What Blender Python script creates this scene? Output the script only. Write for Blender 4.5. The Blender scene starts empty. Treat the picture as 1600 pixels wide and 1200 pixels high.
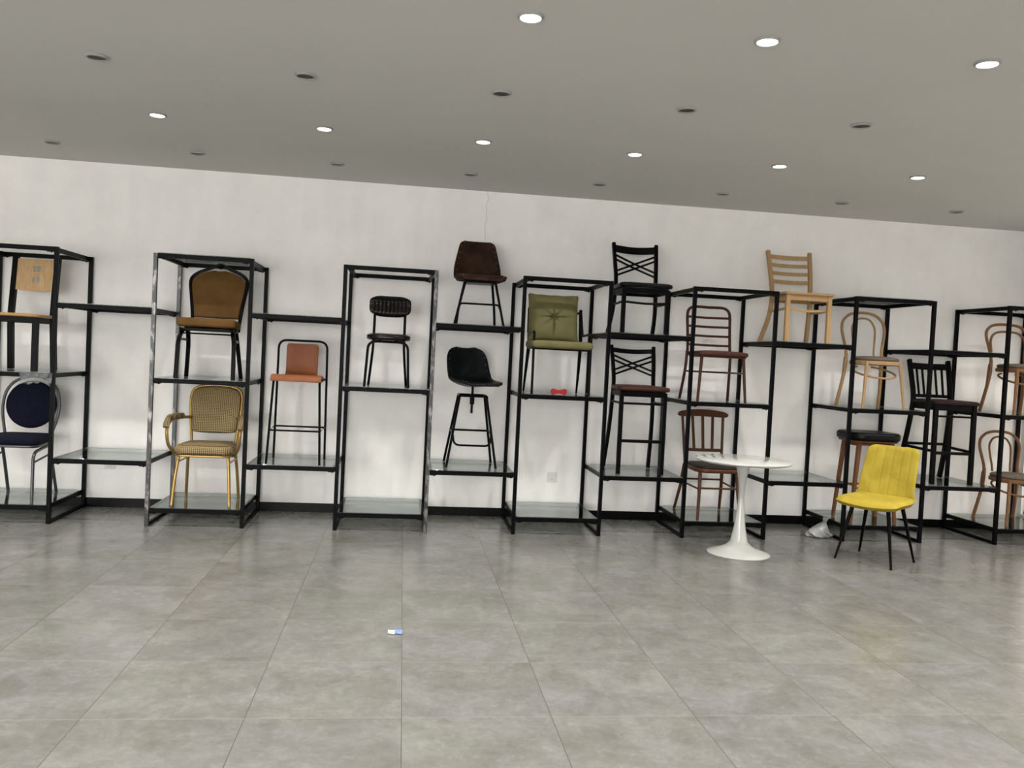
import bpy, math, random
from mathutils import Vector, Matrix
random.seed(7)
C = bpy.context.scene.collection
V = Vector
PI = math.pi
R = math.radians
sc = bpy.context.scene

# ------------------------------------------------------------------ camera
F_PX, YAW, PITCH, ROLL, CAM_H = 1319.6, 0.12917, -0.03259, 0.04941, 1.4415
def make_camera():
    cd = bpy.data.cameras.new('camera')
    cd.sensor_fit = 'HORIZONTAL'; cd.sensor_width = 36.0
    cd.lens = 36.0 * F_PX / 1600.0
    cd.clip_start = .05; cd.clip_end = 100
    co = bpy.data.objects.new('camera', cd); C.objects.link(co)
    f = V((math.sin(YAW)*math.cos(PITCH), math.cos(YAW)*math.cos(PITCH), math.sin(PITCH)))
    r0 = V((math.cos(YAW), -math.sin(YAW), 0)); u0 = r0.cross(f)
    c, s = math.cos(ROLL), math.sin(ROLL)
    r = c*r0 + s*u0; u = -s*r0 + c*u0
    m = Matrix((r, u, -f)).transposed().to_4x4()
    m.translation = V((0, 0, CAM_H))
    co.matrix_world = m
    sc.camera = co
make_camera()

# ------------------------------------------------------------------ world, exposure, lights
sc.view_settings.view_transform = 'Standard'
sc.view_settings.look = 'None'
sc.view_settings.exposure = 0.39
sc.view_settings.gamma = 1.0
sc.view_settings.use_curve_mapping = False
w = bpy.data.worlds.new('world'); sc.world = w; w.use_nodes = True
bg = w.node_tree.nodes['Background']
bg.inputs[0].default_value = (1.0, 0.985, 0.955, 1)      # soft daylight coming in through the open shop front
bg.inputs[1].default_value = 6.3

CEIL = 2.886; WALL_Y = 7.491; X_RIGHT = 5.985; X_LEFT = -9.0; Y_FRONT = -5.0
LX = [-0.585 + 1.055*k for k in range(-7, 7)]            # lamp columns
LIT_ROWS = [5.75, 3.60, 1.45, -0.70, -2.85]
LAMP_W = 17.0
def lamp_light(x, y, wat):
    ld = bpy.data.lights.new('downlight_beam', 'AREA')
    ld.shape = 'DISK'; ld.size = .085; ld.energy = wat; ld.color = (1.0, .97, .915)
    ld.spread = R(128)
    lo = bpy.data.objects.new('downlight_beam', ld); C.objects.link(lo)
    lo.location = (x, y, CEIL - .018)
for yy in LIT_ROWS:
    for xx in LX:
        if xx < X_RIGHT - .2: lamp_light(xx, yy, LAMP_W*(.68 if yy > 5 else 1))

# ------------------------------------------------------------------ materials
def nt(name):
    m = bpy.data.materials.new(name); m.use_nodes = True
    t = m.node_tree; b = t.nodes['Principled BSDF']
    return m, t, b
def node(t, k, **kw):
    n = t.nodes.new(k)
    for a, v in kw.items():
        if a.startswith('i_'): n.inputs[a[2:].replace('_', ' ')].default_value = v
        else: setattr(n, a, v)
    return n
def L(t, a, b): t.links.new(a, b)
def ramp(t, src, stops):
    r = t.nodes.new('ShaderNodeValToRGB'); e = r.color_ramp.elements
    while len(e) < len(stops): e.new(.5)
    for i, (p, c) in enumerate(stops):
        e[i].position = p; e[i].color = (*c, 1)
    L(t, src, r.inputs[0]); return r.outputs[0]
def coords(t, scale=(1,1,1), rot=(0,0,0), kind='Object'):
    tc = t.nodes.new('ShaderNodeTexCoord'); mp = t.nodes.new('ShaderNodeMapping')
    mp.inputs['Scale'].default_value = scale; mp.inputs['Rotation'].default_value = rot
    L(t, tc.outputs[kind], mp.inputs[0]); return mp.outputs[0]
def noise(t, vec, scale, detail=4, rough=.55, dist=0):
    n = t.nodes.new('ShaderNodeTexNoise'); n.inputs['Scale'].default_value = scale
    n.inputs['Detail'].default_value = detail; n.inputs['Roughness'].default_value = rough
    n.inputs['Distortion'].default_value = dist
    L(t, vec, n.inputs['Vector']); return n.outputs[0]
def bump(t, b, h, strength=.2, dist=.002):
    n = t.nodes.new('ShaderNodeBump'); n.inputs['Strength'].default_value = strength
    n.inputs['Distance'].default_value = dist
    L(t, h, n.inputs['Height']); L(t, n.outputs[0], b.inputs['Normal'])
def math_n(t, op, a, b=None):
    n = t.nodes.new('ShaderNodeMath'); n.operation = op
    for i, v in enumerate((a, b)):
        if v is None: continue
        if isinstance(v, (int, float)): n.inputs[i].default_value = v
        else: L(t, v, n.inputs[i])
    return n.outputs[0]
def plain(name, col, rough=.5, metal=0, spec=.5, var=.0, nscale=20, bmp=0, coat=0, sheen=0):
    m, t, b = nt(name)
    b.inputs['Base Color'].default_value = (*col, 1); b.inputs['Roughness'].default_value = rough
    b.inputs['Metallic'].default_value = metal; b.inputs['Specular IOR Level'].default_value = spec
    b.inputs['Coat Weight'].default_value = coat; b.inputs['Coat Roughness'].default_value = .15
    b.inputs['Sheen Weight'].default_value = sheen
    if var or bmp:
        n = noise(t, coords(t), nscale)
        if var:
            lo = tuple(max(0, c*(1-var)) for c in col); hi = tuple(min(1, c*(1+var)) for c in col)
            L(t, ramp(t, n, [(.3, lo), (.7, hi)]), b.inputs['Base Color'])
        if bmp: bump(t, b, n, bmp)
    return m
def wood(name, c1, c2, rough=.4, scale=(2, 2, 26), coat=.1):
    m, t, b = nt(name)
    n = noise(t, coords(t, scale), 3.0, 6, .6, .6)
    L(t, ramp(t, n, [(.3, c1), (.7, c2)]), b.inputs['Base Color'])
    b.inputs['Roughness'].default_value = rough; b.inputs['Specular IOR Level'].default_value = .18
    bump(t, b, n, .08)
    return m
M = {}
M['black_metal'] = plain('black_powder_coat', (.002, .002, .0024), .34, 0, .06, .3, 60, .03)
M['rack_metal'] = plain('black_painted_steel', (.0025, .0025, .003), .36, .0, .05, .5, 35, .04)
def worn():
    m, t, b = nt('worn_black_steel')
    n = noise(t, coords(t, (1, 1, .35)), 28, 6, .7)
    c = ramp(t, n, [(.50, (.008, .008, .009)), (.60, (.16, .155, .15))])
    L(t, c, b.inputs['Base Color']); b.inputs['Roughness'].default_value = .3
    L(t, ramp(t, n, [(.50, (.1, .1, .1)), (.60, (.9, .9, .9))]), b.inputs['Metallic'])
    return m
M['worn_metal'] = worn()
M['gunmetal'] = plain('grey_hammered_metal', (.07, .07, .072), .35, .6, .5, .25, 90)
M['stud'] = plain('nickel_studs', (.20, .195, .19), .3, .4)
M['gold_metal'] = plain('gold_paint', (.36, .225, .065), .30, .7, .5, .12, 60)
M['brown_metal'] = plain('red_brown_metal_paint', (.038, .012, .007), .33, 0, .15, .25, 50)
M['brown_vinyl'] = plain('dark_red_brown_vinyl', (.045, .016, .012), .42, 0, .12, .2, 18, .1)
M['dark_brown_vinyl'] = plain('dark_brown_vinyl', (.016, .008, .007), .5, 0, .1, .2, 30, .1)
M['seat_brown'] = plain('brown_black_vinyl', (.012, .009, .007), .4, 0, .1, .2, 30, .1)
M['black_vinyl'] = plain('black_vinyl', (.003, .003, .0035), .33, 0, .12, .2, 24, .15)
M['black_leather'] = plain('black_leather', (.003, .004, .005), .42, 0, .12, .35, 14, .25)
M['choc_leather'] = plain('dark_chocolate_leather', (.0035, .0025, .0022), .22, 0, .30, .25, 30, .03)
M['suede'] = plain('dark_brown_suede_leather', (.026, .013, .008), .7, 0, .08, .5, 9, .3)
M['velvet'] = plain('camel_brown_velvet', (.105, .056, .019), .85, 0, .05, .18, 7, .12)
M['green'] = plain('olive_green_leatherette', (.108, .098, .040), .55, 0, .15, .12, 8, .15)
M['tan_ply'] = wood('rust_orange_veneer', (.185, .062, .024), (.24, .083, .033), .45, (3, 14, 3))
M['grey_fabric'] = plain('grey_brown_fabric', (.110, .088, .072), .9, 0, .2, .16, 80, .2)
M['white'] = plain('glossy_white_lacquer', (.47, .47, .45), .10, 0, .5, coat=.2)
M['white_plate'] = plain('white_plastic', (.60, .60, .58), .4, 0, .2)
M['red'] = plain('red_plastic', (.26, .004, .010), .3)
M['light_oak'] = wood('light_oak', (.33, .21, .10), (.44, .30, .16), .42, (14, 3, 3))
M['beech'] = wood('natural_beech', (.27, .165, .08), (.36, .23, .12), .42, (20, 20, 3))
M['ladder_wood'] = wood('pale_maple', (.32, .20, .095), (.40, .26, .13), .42, (20, 20, 3))
M['walnut'] = wood('warm_walnut', (.10, .040, .016), (.15, .060, .024), .42, (20, 20, 3))
M['mahogany'] = wood('dark_mahogany', (.050, .018, .009), (.085, .030, .013), .36, (20, 20, 3))
M['bentwood'] = wood('mid_brown_bentwood', (.125, .058, .024), (.18, .088, .038), .4, (20, 20, 3))
M['seat_ply'] = wood('honey_plywood', (.26, .15, .055), (.33, .20, .08), .3, (16, 3, 3), .3)
M['black_plastic'] = plain('black_plastic', (.012, .012, .012), .5)
def navy():
    m, t, b = nt('speckled_navy_fabric')
    v = node(t, 'ShaderNodeTexVoronoi'); v.inputs['Scale'].default_value = 42
    L(t, coords(t), v.inputs['Vector'])
    b.inputs['Specular IOR Level'].default_value = .1; L(t, ramp(t, v.outputs['Distance'], [(.0, (.03, .035, .07)), (.10, (.02, .025, .05)), (.13, (.0012, .0022, .011))]), b.inputs['Base Color'])
    b.inputs['Roughness'].default_value = .9; b.inputs['Specular IOR Level'].default_value = .2
    return m
M['navy'] = navy()
def yellow():
    m, t, b = nt('yellow_velvet')
    n = noise(t, coords(t), 9, 3, .5, .3)
    L(t, ramp(t, n, [(.35, (.28, .208, .020)), (.65, (.355, .27, .032))]), b.inputs['Base Color'])
    b.inputs['Roughness'].default_value = .8
    b.inputs['Specular IOR Level'].default_value = .2
    bump(t, b, n, .15); return m
M['yellow'] = yellow()
def gold_fabric():
    m, t, b = nt('gold_and_brown_woven_diamond_fabric')
    co = coords(t); sx = node(t, 'ShaderNodeSeparateXYZ'); L(t, co, sx.inputs[0])
    # upholstery pattern in the cloth: small interlocking diamonds
    h = math_n(t, 'ADD', sx.outputs[1], sx.outputs[2])
    a = math_n(t, 'SINE', math_n(t, 'MULTIPLY', math_n(t, 'ADD', sx.outputs[0], h), 210))
    c = math_n(t, 'SINE', math_n(t, 'MULTIPLY', math_n(t, 'SUBTRACT', sx.outputs[0], h), 210))
    p = math_n(t, 'MULTIPLY', a, c)
    L(t, ramp(t, math_n(t, 'ADD', math_n(t, 'MULTIPLY', p, .5), .5),
              [(.38, (.070, .050, .027)), (.52, (.32, .235, .115))]), b.inputs['Base Color'])
    b.inputs['Roughness'].default_value = .85; b.inputs['Specular IOR Level'].default_value = .2
    return m
M['gold_fabric'] = gold_fabric()
def glass(name, tint, rough=.03, f0=.06):
    m = bpy.data.materials.new(name); m.use_nodes = True; t = m.node_tree
    t.nodes.remove(t.nodes['Principled BSDF']); out = t.nodes['Material Output']
    tr = node(t, 'ShaderNodeBsdfTransparent'); tr.inputs[0].default_value = (*tint, 1)
    gl = node(t, 'ShaderNodeBsdfGlossy'); gl.inputs['Roughness'].default_value = rough
    gl.inputs[0].default_value = (.92, .96, .95, 1)
    fr = node(t, 'ShaderNodeFresnel'); fr.inputs[0].default_value = 1.52
    mx = node(t, 'ShaderNodeMixShader')
    L(t, math_n(t, 'MULTIPLY', fr.outputs[0], .8), mx.inputs[0]); L(t, tr.outputs[0], mx.inputs[1]); L(t, gl.outputs[0], mx.inputs[2])
    L(t, mx.outputs[0], out.inputs[0]); return m
M['glass'] = glass('shelf_glass', (.95, .97, .96))
def plastic_film(name, col, alpha):
    m, t, b = nt(name)
    b.inputs['Base Color'].default_value = (*col, 1); b.inputs['Roughness'].default_value = .18
    b.inputs['Alpha'].default_value = alpha
    bump(t, b, noise(t, coords(t), 60, 3), .5); return m
M['film'] = plastic_film('crinkled_clear_film', (.20, .21, .22), .5)
M['bag'] = plastic_film('grey_plastic_bag', (.26, .265, .27), .92)
M['paper_white'] = plain('white_wrapper', (.62, .62, .57), .6)
M['paper_blue'] = plain('blue_wrapper', (.10, .17, .34), .5, var=.3, nscale=60)
M['baseboard'] = plain('black_skirting_tile', (.002, .002, .0022), .3, 0, .12)
def wall_mat():
    m, t, b = nt('white_wall_paint')
    n = noise(t, coords(t, (1, 1, 1.4)), 2.2, 6, .6)
    n2 = noise(t, coords(t, (3, 1, .8)), 2.0, 3, .5)
    c = ramp(t, n, [(.30, (.76, .742, .725)), (.62, (.815, .80, .785))])
    mx = node(t, 'ShaderNodeMixRGB', blend_type='MULTIPLY'); mx.inputs[0].default_value = .6
    L(t, c, mx.inputs[1]); L(t, ramp(t, n2, [(.35, (.93, .93, .93)), (.6, (1, 1, 1))]), mx.inputs[2])
    L(t, mx.outputs[0], b.inputs['Base Color'])
    b.inputs['Roughness'].default_value = .75; b.inputs['Specular IOR Level'].default_value = .25
    bump(t, b, noise(t, coords(t), 30, 4), .06); return m
M['wall'] = wall_mat()
M['ceiling'] = plain('white_ceiling_paint', (.56, .557, .533), .9, 0, .05, .02, 1.2)
M['trim_white'] = plain('downlight_trim', (.30, .30, .285), .5, 0, .2)
M['reflector'] = plain('dim_reflector', (.055, .052, .048), .5, 0)
M['crack'] = plain('crack_shadow_grey', (.36, .31, .29), .9)
def emit(name, col, s):
    m, t, b = nt(name); b.inputs['Base Color'].default_value = (0, 0, 0, 1)
    b.inputs['Emission Color'].default_value = (*col, 1); b.inputs['Emission Strength'].default_value = s
    return m
M['lamp_lit'] = emit('lit_lamp_lens', (1, .97, .92), 14)
M['window_lit'] = emit('sunlit_window_film', (1, .90, .78), 1.15)
TX, TY, TS = -1.1443, 3.3009, .6
def floor_mat():
    m, t, b = nt('grey_stone_tiles')
    tc = t.nodes.new('ShaderNodeTexCoord'); s = node(t, 'ShaderNodeSeparateXYZ'); L(t, tc.outputs['Object'], s.inputs[0])
    u = math_n(t, 'DIVIDE', math_n(t, 'SUBTRACT', s.outputs[0], TX), TS)
    v = math_n(t, 'DIVIDE', math_n(t, 'SUBTRACT', s.outputs[1], TY), TS)
    def line(q, width):
        d = math_n(t, 'ABSOLUTE', math_n(t, 'SUBTRACT', math_n(t, 'FRACT', math_n(t, 'ADD', q, 50.5)), .5))
        return math_n(t, 'LESS_THAN', d, width/TS)
    lu, lv = line(u, .0017), line(v, .0016)
    cb = node(t, 'ShaderNodeCombineXYZ')
    L(t, math_n(t, 'FLOOR', u), cb.inputs[0]); L(t, math_n(t, 'FLOOR', v), cb.inputs[1])
    wn = node(t, 'ShaderNodeTexWhiteNoise'); L(t, cb.outputs[0], wn.inputs[0])
    # every tile takes its own cut of the stone pattern
    off = node(t, 'ShaderNodeVectorMath', operation='SCALE'); off.inputs['Scale'].default_value = 7
    L(t, wn.outputs['Color'], off.inputs[0])
    ad = node(t, 'ShaderNodeVectorMath', operation='ADD'); L(t, tc.outputs['Object'], ad.inputs[0]); L(t, off.outputs[0], ad.inputs[1])
    mp = node(t, 'ShaderNodeMapping'); mp.inputs['Scale'].default_value = (1.0, 1.0, 1); L(t, ad.outputs[0], mp.inputs[0])
    n1 = noise(t, mp.outputs[0], 4.4, 9, .66, .35)
    n2 = noise(t, mp.outputs[0], 26, 8, .74, .5)
    n3 = noise(t, mp.outputs[0], 1.7, 3, .5, .2)
    c1 = ramp(t, n1, [(.30, (.098, .095, .084)), (.50, (.124, .122, .114)), (.70, (.153, .151, .144))])
    c2 = ramp(t, n2, [(.34, (.86, .86, .85)), (.52, (.98, .98, .98)), (.62, (1.12, 1.12, 1.11)), (.74, (1.5, 1.5, 1.47))])
    mx = node(t, 'ShaderNodeMixRGB', blend_type='MULTIPLY'); mx.inputs[0].default_value = .75
    L(t, c1, mx.inputs[1]); L(t, c2, mx.inputs[2])
    sh = ramp(t, wn.outputs['Value'], [(0, (.95, .95, .95)), (1, (1.05, 1.05, 1.05))])
    m3 = node(t, 'ShaderNodeMixRGB', blend_type='MULTIPLY'); m3.inputs[0].default_value = .7
    L(t, mx.outputs[0], m3.inputs[1]); L(t, ramp(t, n3, [(.36, (.97, .985, .93)), (.5, (1, .995, .985)), (.64, (1.01, 1.0, 1.05))]), m3.inputs[2])
    m2 = node(t, 'ShaderNodeMixRGB', blend_type='MULTIPLY'); m2.inputs[0].default_value = 1
    L(t, m3.outputs[0], m2.inputs[1]); L(t, sh, m2.inputs[2])
    g1 = node(t, 'ShaderNodeMixRGB'); L(t, lu, g1.inputs[0]); L(t, m2.outputs[0], g1.inputs[1]); g1.inputs[2].default_value = (.065, .06, .05, 1)
    lv_glint = math_n(t, 'MULTIPLY', lv, .42)
    g2 = node(t, 'ShaderNodeMixRGB'); L(t, lv_glint, g2.inputs[0]); L(t, g1.outputs[0], g2.inputs[1]); g2.inputs[2].default_value = (.24, .235, .22, 1)  # glint along the cross joints, painted in as a lighter line colour
    L(t, g2.outputs[0], b.inputs['Base Color'])
    L(t, ramp(t, n2, [(.3, (.20, .20, .20)), (.7, (.235, .235, .235))]), b.inputs['Roughness'])
    b.inputs['Specular IOR Level'].default_value = .19
    bump(t, b, n2, .02, .001)
    return m
M['floor'] = floor_mat()

# ------------------------------------------------------------------ geometry helpers
class MB:
    def __init__(s): s.v = []; s.f = []
    def add(s, vs, fs):
        o = len(s.v); s.v += [tuple(x) for x in vs]; s.f += [tuple(i+o for i in f) for f in fs]
    def box(s, c, d, rot=None):
        hx, hy, hz = d[0]/2, d[1]/2, d[2]/2
        vs = [V((a*hx, b*hy, e*hz)) for e in (-1, 1) for a, b in ((-1, -1), (1, -1), (1, 1), (-1, 1))]
        if rot is not None: vs = [rot @ x for x in vs]
        s.add([x + V(c) for x in vs], [(3, 2, 1, 0), (4, 5, 6, 7), (0, 1, 5, 4), (1, 2, 6, 5), (2, 3, 7, 6), (3, 0, 4, 7)])
    def sweep(s, path, prof, ref=None, scale=None, closed=False):
        path = [V(p) for p in path]; n = len(path); k = len(prof)
        tang = []
        for i in range(n):
            if closed: a, b = path[i-1], path[(i+1) % n]
            else: a, b = path[max(i-1, 0)], path[min(i+1, n-1)]
            tang.append((b-a).normalized())
        rings = []; side = None
        for i in range(n):
            t = tang[i]
            if ref is not None:
                sd = t.cross(V(ref))
                sd = sd.normalized() if sd.length > 1e-4 else (side or V((1, 0, 0)))
            else:
                if side is None:
                    a = V((0, 0, 1)) if abs(t.z) < .9 else V((1, 0, 0))
                    sd = t.cross(a).normalized()
                else: sd = (side - t*side.dot(t)).normalized()
            side = sd; nn = sd.cross(t)
            q = 1 if scale is None else scale[i]
            # widen at bends so the section keeps its width
            w_ = 1
            if 0 < i < n-1:
                d = (path[i]-path[i-1]).normalized().dot((path[i+1]-path[i]).normalized())
                w_ = 1/max(.5, math.sqrt((1+d)/2))
            rings.append([path[i] + (sd*u*w_ + nn*v)*q for u, v in prof])
        vs = [p for r in rings for p in r]; fs = []
        for i in range(n if closed else n-1):
            j = (i+1) % n
            for a in range(k):
                b = (a+1) % k
                fs.append((i*k+a, i*k+b, j*k+b, j*k+a))
        if not closed:
            fs.append(tuple(range(k-1, -1, -1))); fs.append(tuple((n-1)*k+a for a in range(k)))
        s.add(vs, fs)
    def tube(s, path, r, seg=12, scale=None, closed=False):
        s.sweep(path, [(r*math.cos(2*PI*i/seg), r*math.sin(2*PI*i/seg)) for i in range(seg)], None, scale, closed)
    def bar(s, path, wd, dp, ref=(0, 1, 0), scale=None):
        s.sweep(path, [(-wd/2, -dp/2), (wd/2, -dp/2), (wd/2, dp/2), (-wd/2, dp/2)], ref, scale)
    def lathe(s, prof, c=(0, 0, 0), seg=48):
        n = len(prof); vs = []; fs = []
        for r, z in prof:
            for a in range(seg):
                vs.append((c[0]+r*math.cos(2*PI*a/seg), c[1]+r*math.sin(2*PI*a/seg), c[2]+z))
        for i in range(n-1):
            for a in range(seg):
                b = (a+1) % seg; fs.append((i*seg+a, i*seg+b, (i+1)*seg+b, (i+1)*seg+a))
        fs.append(tuple(range(seg-1, -1, -1))); fs.append(tuple((n-1)*seg+a for a in range(seg)))
        s.add(vs, fs)
    def pad(s, outline, t, r, dome=.0, under=.0, mat=None):
        """upholstered pad: outline in xy, thickness t, edge radius r, top swell"""
        cx = sum(p[0] for p in outline)/len(outline); cy = sum(p[1] for p in outline)/len(outline)
        size = max(max(abs(p[0]-cx) for p in outline), max(abs(p[1]-cy) for p in outline))
        k = len(outline); rings = []
        def ring(inset, z):
            q = 1 - inset/size
            rings.append([(cx+(p[0]-cx)*q, cy+(p[1]-cy)*q, z) for p in outline])
        for q in (.25, .55, .8): ring(size*(1-q), -t/2 - under*(1-q*q))
        for a in range(0, 6): ring(r*(1-math.sin(a/5*PI/2)), -t/2 + r*(1-math.cos(a/5*PI/2)))
        for a in range(5, -1, -1): ring(r*(1-math.sin(a/5*PI/2)), t/2 - r*(1-math.cos(a/5*PI/2)))
        for q in (.9, .75, .55, .3): ring(size*(1-q), t/2 + dome*(1-q**2.5))
        vs = [p for g in rings for p in g]; fs = []; n = len(rings)
        for i in range(n-1):
            for a in range(k):
                b = (a+1) % k; fs.append((i*k+a, i*k+b, (i+1)*k+b, (i+1)*k+a))
        vs.append((cx, cy, -t/2-under)); vs.append((cx, cy, t/2+dome))
        for a in range(k):
            b = (a+1) % k
            fs.append((b, a, n*k)); fs.append(((n-1)*k+a, (n-1)*k+b, n*k+1))
        if mat is not None: vs = [mat @ V(p) for p in vs]
        s.add(vs, fs)
    def sheet(s, grid):
        n = len(grid); k = len(grid[0])
        s.add([p for r in grid for p in r], [(i*k+j, i*k+j+1, (i+1)*k+j+1, (i+1)*k+j) for i in range(n-1) for j in range(k-1)])
    def blob(s, c, r, seg=8):
        pr = [(r[0]*math.sin(PI*i/seg), -r[2]*math.cos(PI*i/seg)) for i in range(seg+1)]
        s.lathe([(max(a, 1e-4), b) for a, b in pr], c, seg*2)
    def warp(s, fn): s.v = [tuple(fn(*p)) for p in s.v]; return s
    def build(s, name, mat, parent=None, smooth=35, bevel=0, solid=0, sub=0):
        if 'leg' in name and parent is not None: s.v = [(x, y, max(z, 0)) for x, y, z in s.v]   # feet end flat on what carries them
        me = bpy.data.meshes.new(name); me.from_pydata(s.v, [], s.f); me.validate(); me.update()
        import bmesh
        bm = bmesh.new(); bm.from_mesh(me); bmesh.ops.recalc_face_normals(bm, faces=bm.faces); bm.to_mesh(me); bm.free()
        if smooth:
            for p in me.polygons: p.use_smooth = True
            me.set_sharp_from_angle(angle=R(smooth))
        me.materials.append(M[mat])
        o = bpy.data.objects.new(name, me); C.objects.link(o)
        if parent is not None: o.parent = parent
        if solid:
            md = o.modifiers.new('solid', 'SOLIDIFY'); md.thickness = solid; md.offset = 0
        if sub:
            md = o.modifiers.new('sub', 'SUBSURF'); md.levels = sub; md.render_levels = sub
        if bevel:
            md = o.modifiers.new('bevel', 'BEVEL'); md.width = bevel; md.segments = 2; md.limit_method = 'ANGLE'; md.angle_limit = R(40)
        return o
def rr(hx, hy, r, n=6, cx=0, cy=0):
    """rounded rectangle outline"""
    o = []
    for sx, sy, a0 in ((1, 1, 0), (-1, 1, 90), (-1, -1, 180), (1, -1, 270)):
        for i in range(n+1):
            a = R(a0 + 90*i/n); o.append((cx+sx*(hx-r)+r*math.cos(a), cy+sy*(hy-r)+r*math.sin(a)))
    return o
def trap(hf, hb, yf, yb, r, n=6, bow=0):
    """rounded trapezoid seat outline: half width hf at the front yf, hb at the back yb"""
    o = []
    for x, y in rr(1, 1, .0001+r/((hf+hb)/2), n):
        s = (y+1)/2
        o.append((x*(hf+(hb-hf)*s), yf+(yb-yf)*s - bow*(1-x*x)*(1-s)))
    return o
def circ(r, n=40, cx=0, cy=0): return [(cx+r*math.cos(2*PI*i/n), cy+r*math.sin(2*PI*i/n)) for i in range(n)]
def fil(pts, r, n=6):
    pts = [V(p) for p in pts]; out = [pts[0]]
    for i in range(1, len(pts)-1):
        a, b, c = pts[i-1], pts[i], pts[i+1]
        d1, d2 = (a-b), (c-b); q = min(r, d1.length*.49, d2.length*.49)
        p1, p2 = b+d1.normalized()*q, b+d2.normalized()*q
        for k in range(n+1):
            t = k/n; out.append(p1*(1-t)**2 + b*2*t*(1-t) + p2*t*t)
    out.append(pts[-1]); return out
def spl(pts, n=6, closed=False):
    pts = [V(p) for p in pts]; m = len(pts); out = []
    for i in range(m if closed else m-1):
        if closed: p0, p1, p2, p3 = pts[i-1], pts[i], pts[(i+1) % m], pts[(i+2) % m]
        else: p0, p1, p2, p3 = pts[max(i-1, 0)], pts[i], pts[i+1], pts[min(i+2, m-1)]
        for k in range(n):
            t = k/n
            out.append(.5*((2*p1)+(p2-p0)*t+(2*p0-5*p1+4*p2-p3)*t*t+(3*p1-p0-3*p2+p3)*t**3))
    if not closed: out.append(pts[-1])
    return out
def tag(o, label, cat, group=None):
    o['label'] = label; o['category'] = cat
    if group: o['group'] = group
    return o
def thing(name, label, cat, loc, rz=0, group=None):
    o = bpy.data.objects.new(name, None); C.objects.link(o)
    o.location = loc; o.rotation_euler = (0, 0, rz); o.empty_display_size = .1
    return tag(o, label, cat, group)
def struct(name, mb, mat, **k):
    o = mb.build(name, mat, None, **k); o['kind'] = 'structure'; return o
def back_mat(y, z, tilt):
    """pad lying in xy -> upright pad whose top swell faces the front (-y)"""
    return Matrix.Translation(V((0, y, z))) @ Matrix.Rotation(tilt, 4, 'X') @ Matrix.Rotation(PI/2, 4, 'X')

# ------------------------------------------------------------------ the room
def plane_obj(name, pts, mat):
    b = MB(); b.add(pts, [(0, 1, 2, 3)]); return struct(name, b, mat, smooth=0)
def slab(name, lo, hi, mat):
    b = MB(); b.box([(a+c)/2 for a, c in zip(lo, hi)], [c-a for a, c in zip(lo, hi)])
    return struct(name, b, mat, smooth=0)
slab('floor', (X_LEFT, Y_FRONT, -.1), (X_RIGHT+.15, WALL_Y+.15, 0), 'floor')
slab('ceiling', (X_LEFT, Y_FRONT, CEIL), (X_RIGHT+.15, WALL_Y+.15, CEIL+.1), 'ceiling')
wall = slab('wall_back', (X_LEFT, WALL_Y, 0), (X_RIGHT+.15, WALL_Y+.15, CEIL), 'wall')
slab('wall_left', (X_LEFT-.15, Y_FRONT, -.1), (X_LEFT, WALL_Y+.15, CEIL+.1), 'wall')
slab('wall_light_block', (.6, Y_FRONT-.15, 0), (X_RIGHT+.15, Y_FRONT, CEIL), 'wall')       # unseen piece added to block daylight towards the right; the rest stays open
# right wall with a tall window next to the corner
WY0, WY1, WZ0, WZ1 = 4.2, 7.43, .16, 1.62
b = MB()
b.box((X_RIGHT+.075, (WY1+WALL_Y)/2, CEIL/2), (.15, WALL_Y-WY1, CEIL))
b.box((X_RIGHT+.075, (Y_FRONT+WY0)/2, CEIL/2), (.15, WY0-Y_FRONT, CEIL))
b.box((X_RIGHT+.075, (WY0+WY1)/2, WZ0/2), (.15, WY1-WY0, WZ0))
b.box((X_RIGHT+.075, (WY0+WY1)/2, (WZ1+CEIL)/2), (.15, WY1-WY0, CEIL-WZ1))
struct('wall_right', b, 'wall', smooth=0)
b = MB(); b.box((X_RIGHT+.08, (WY0+WY1)/2, (WZ0+WZ1)/2), (.01, WY1-WY0, WZ1-WZ0))
win = struct('window_1', b, 'window_lit', smooth=0)
b = MB()
for y in (WY0+.015, WY0+1.08, WY0+2.15, WY1-.015): b.box((X_RIGHT+.05, y, (WZ0+WZ1)/2), (.04, .03, WZ1-WZ0))
for z in (WZ0+.015, WZ1-.015): b.box((X_RIGHT+.05, (WY0+WY1)/2, z), (.04, WY1-WY0, .03))
b.build('window_frame', 'white_plate', win, smooth=0)
BH = .078
slab('baseboard_back', (X_LEFT, WALL_Y-.012, 0), (X_RIGHT, WALL_Y, BH), 'baseboard')
slab('baseboard_right', (X_RIGHT-.012, Y_FRONT, 0), (X_RIGHT, WALL_Y-.012, BH), 'baseboard')
slab('baseboard_left', (X_LEFT, Y_FRONT, 0), (X_LEFT+.012, WALL_Y-.012, BH), 'baseboard')
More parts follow.
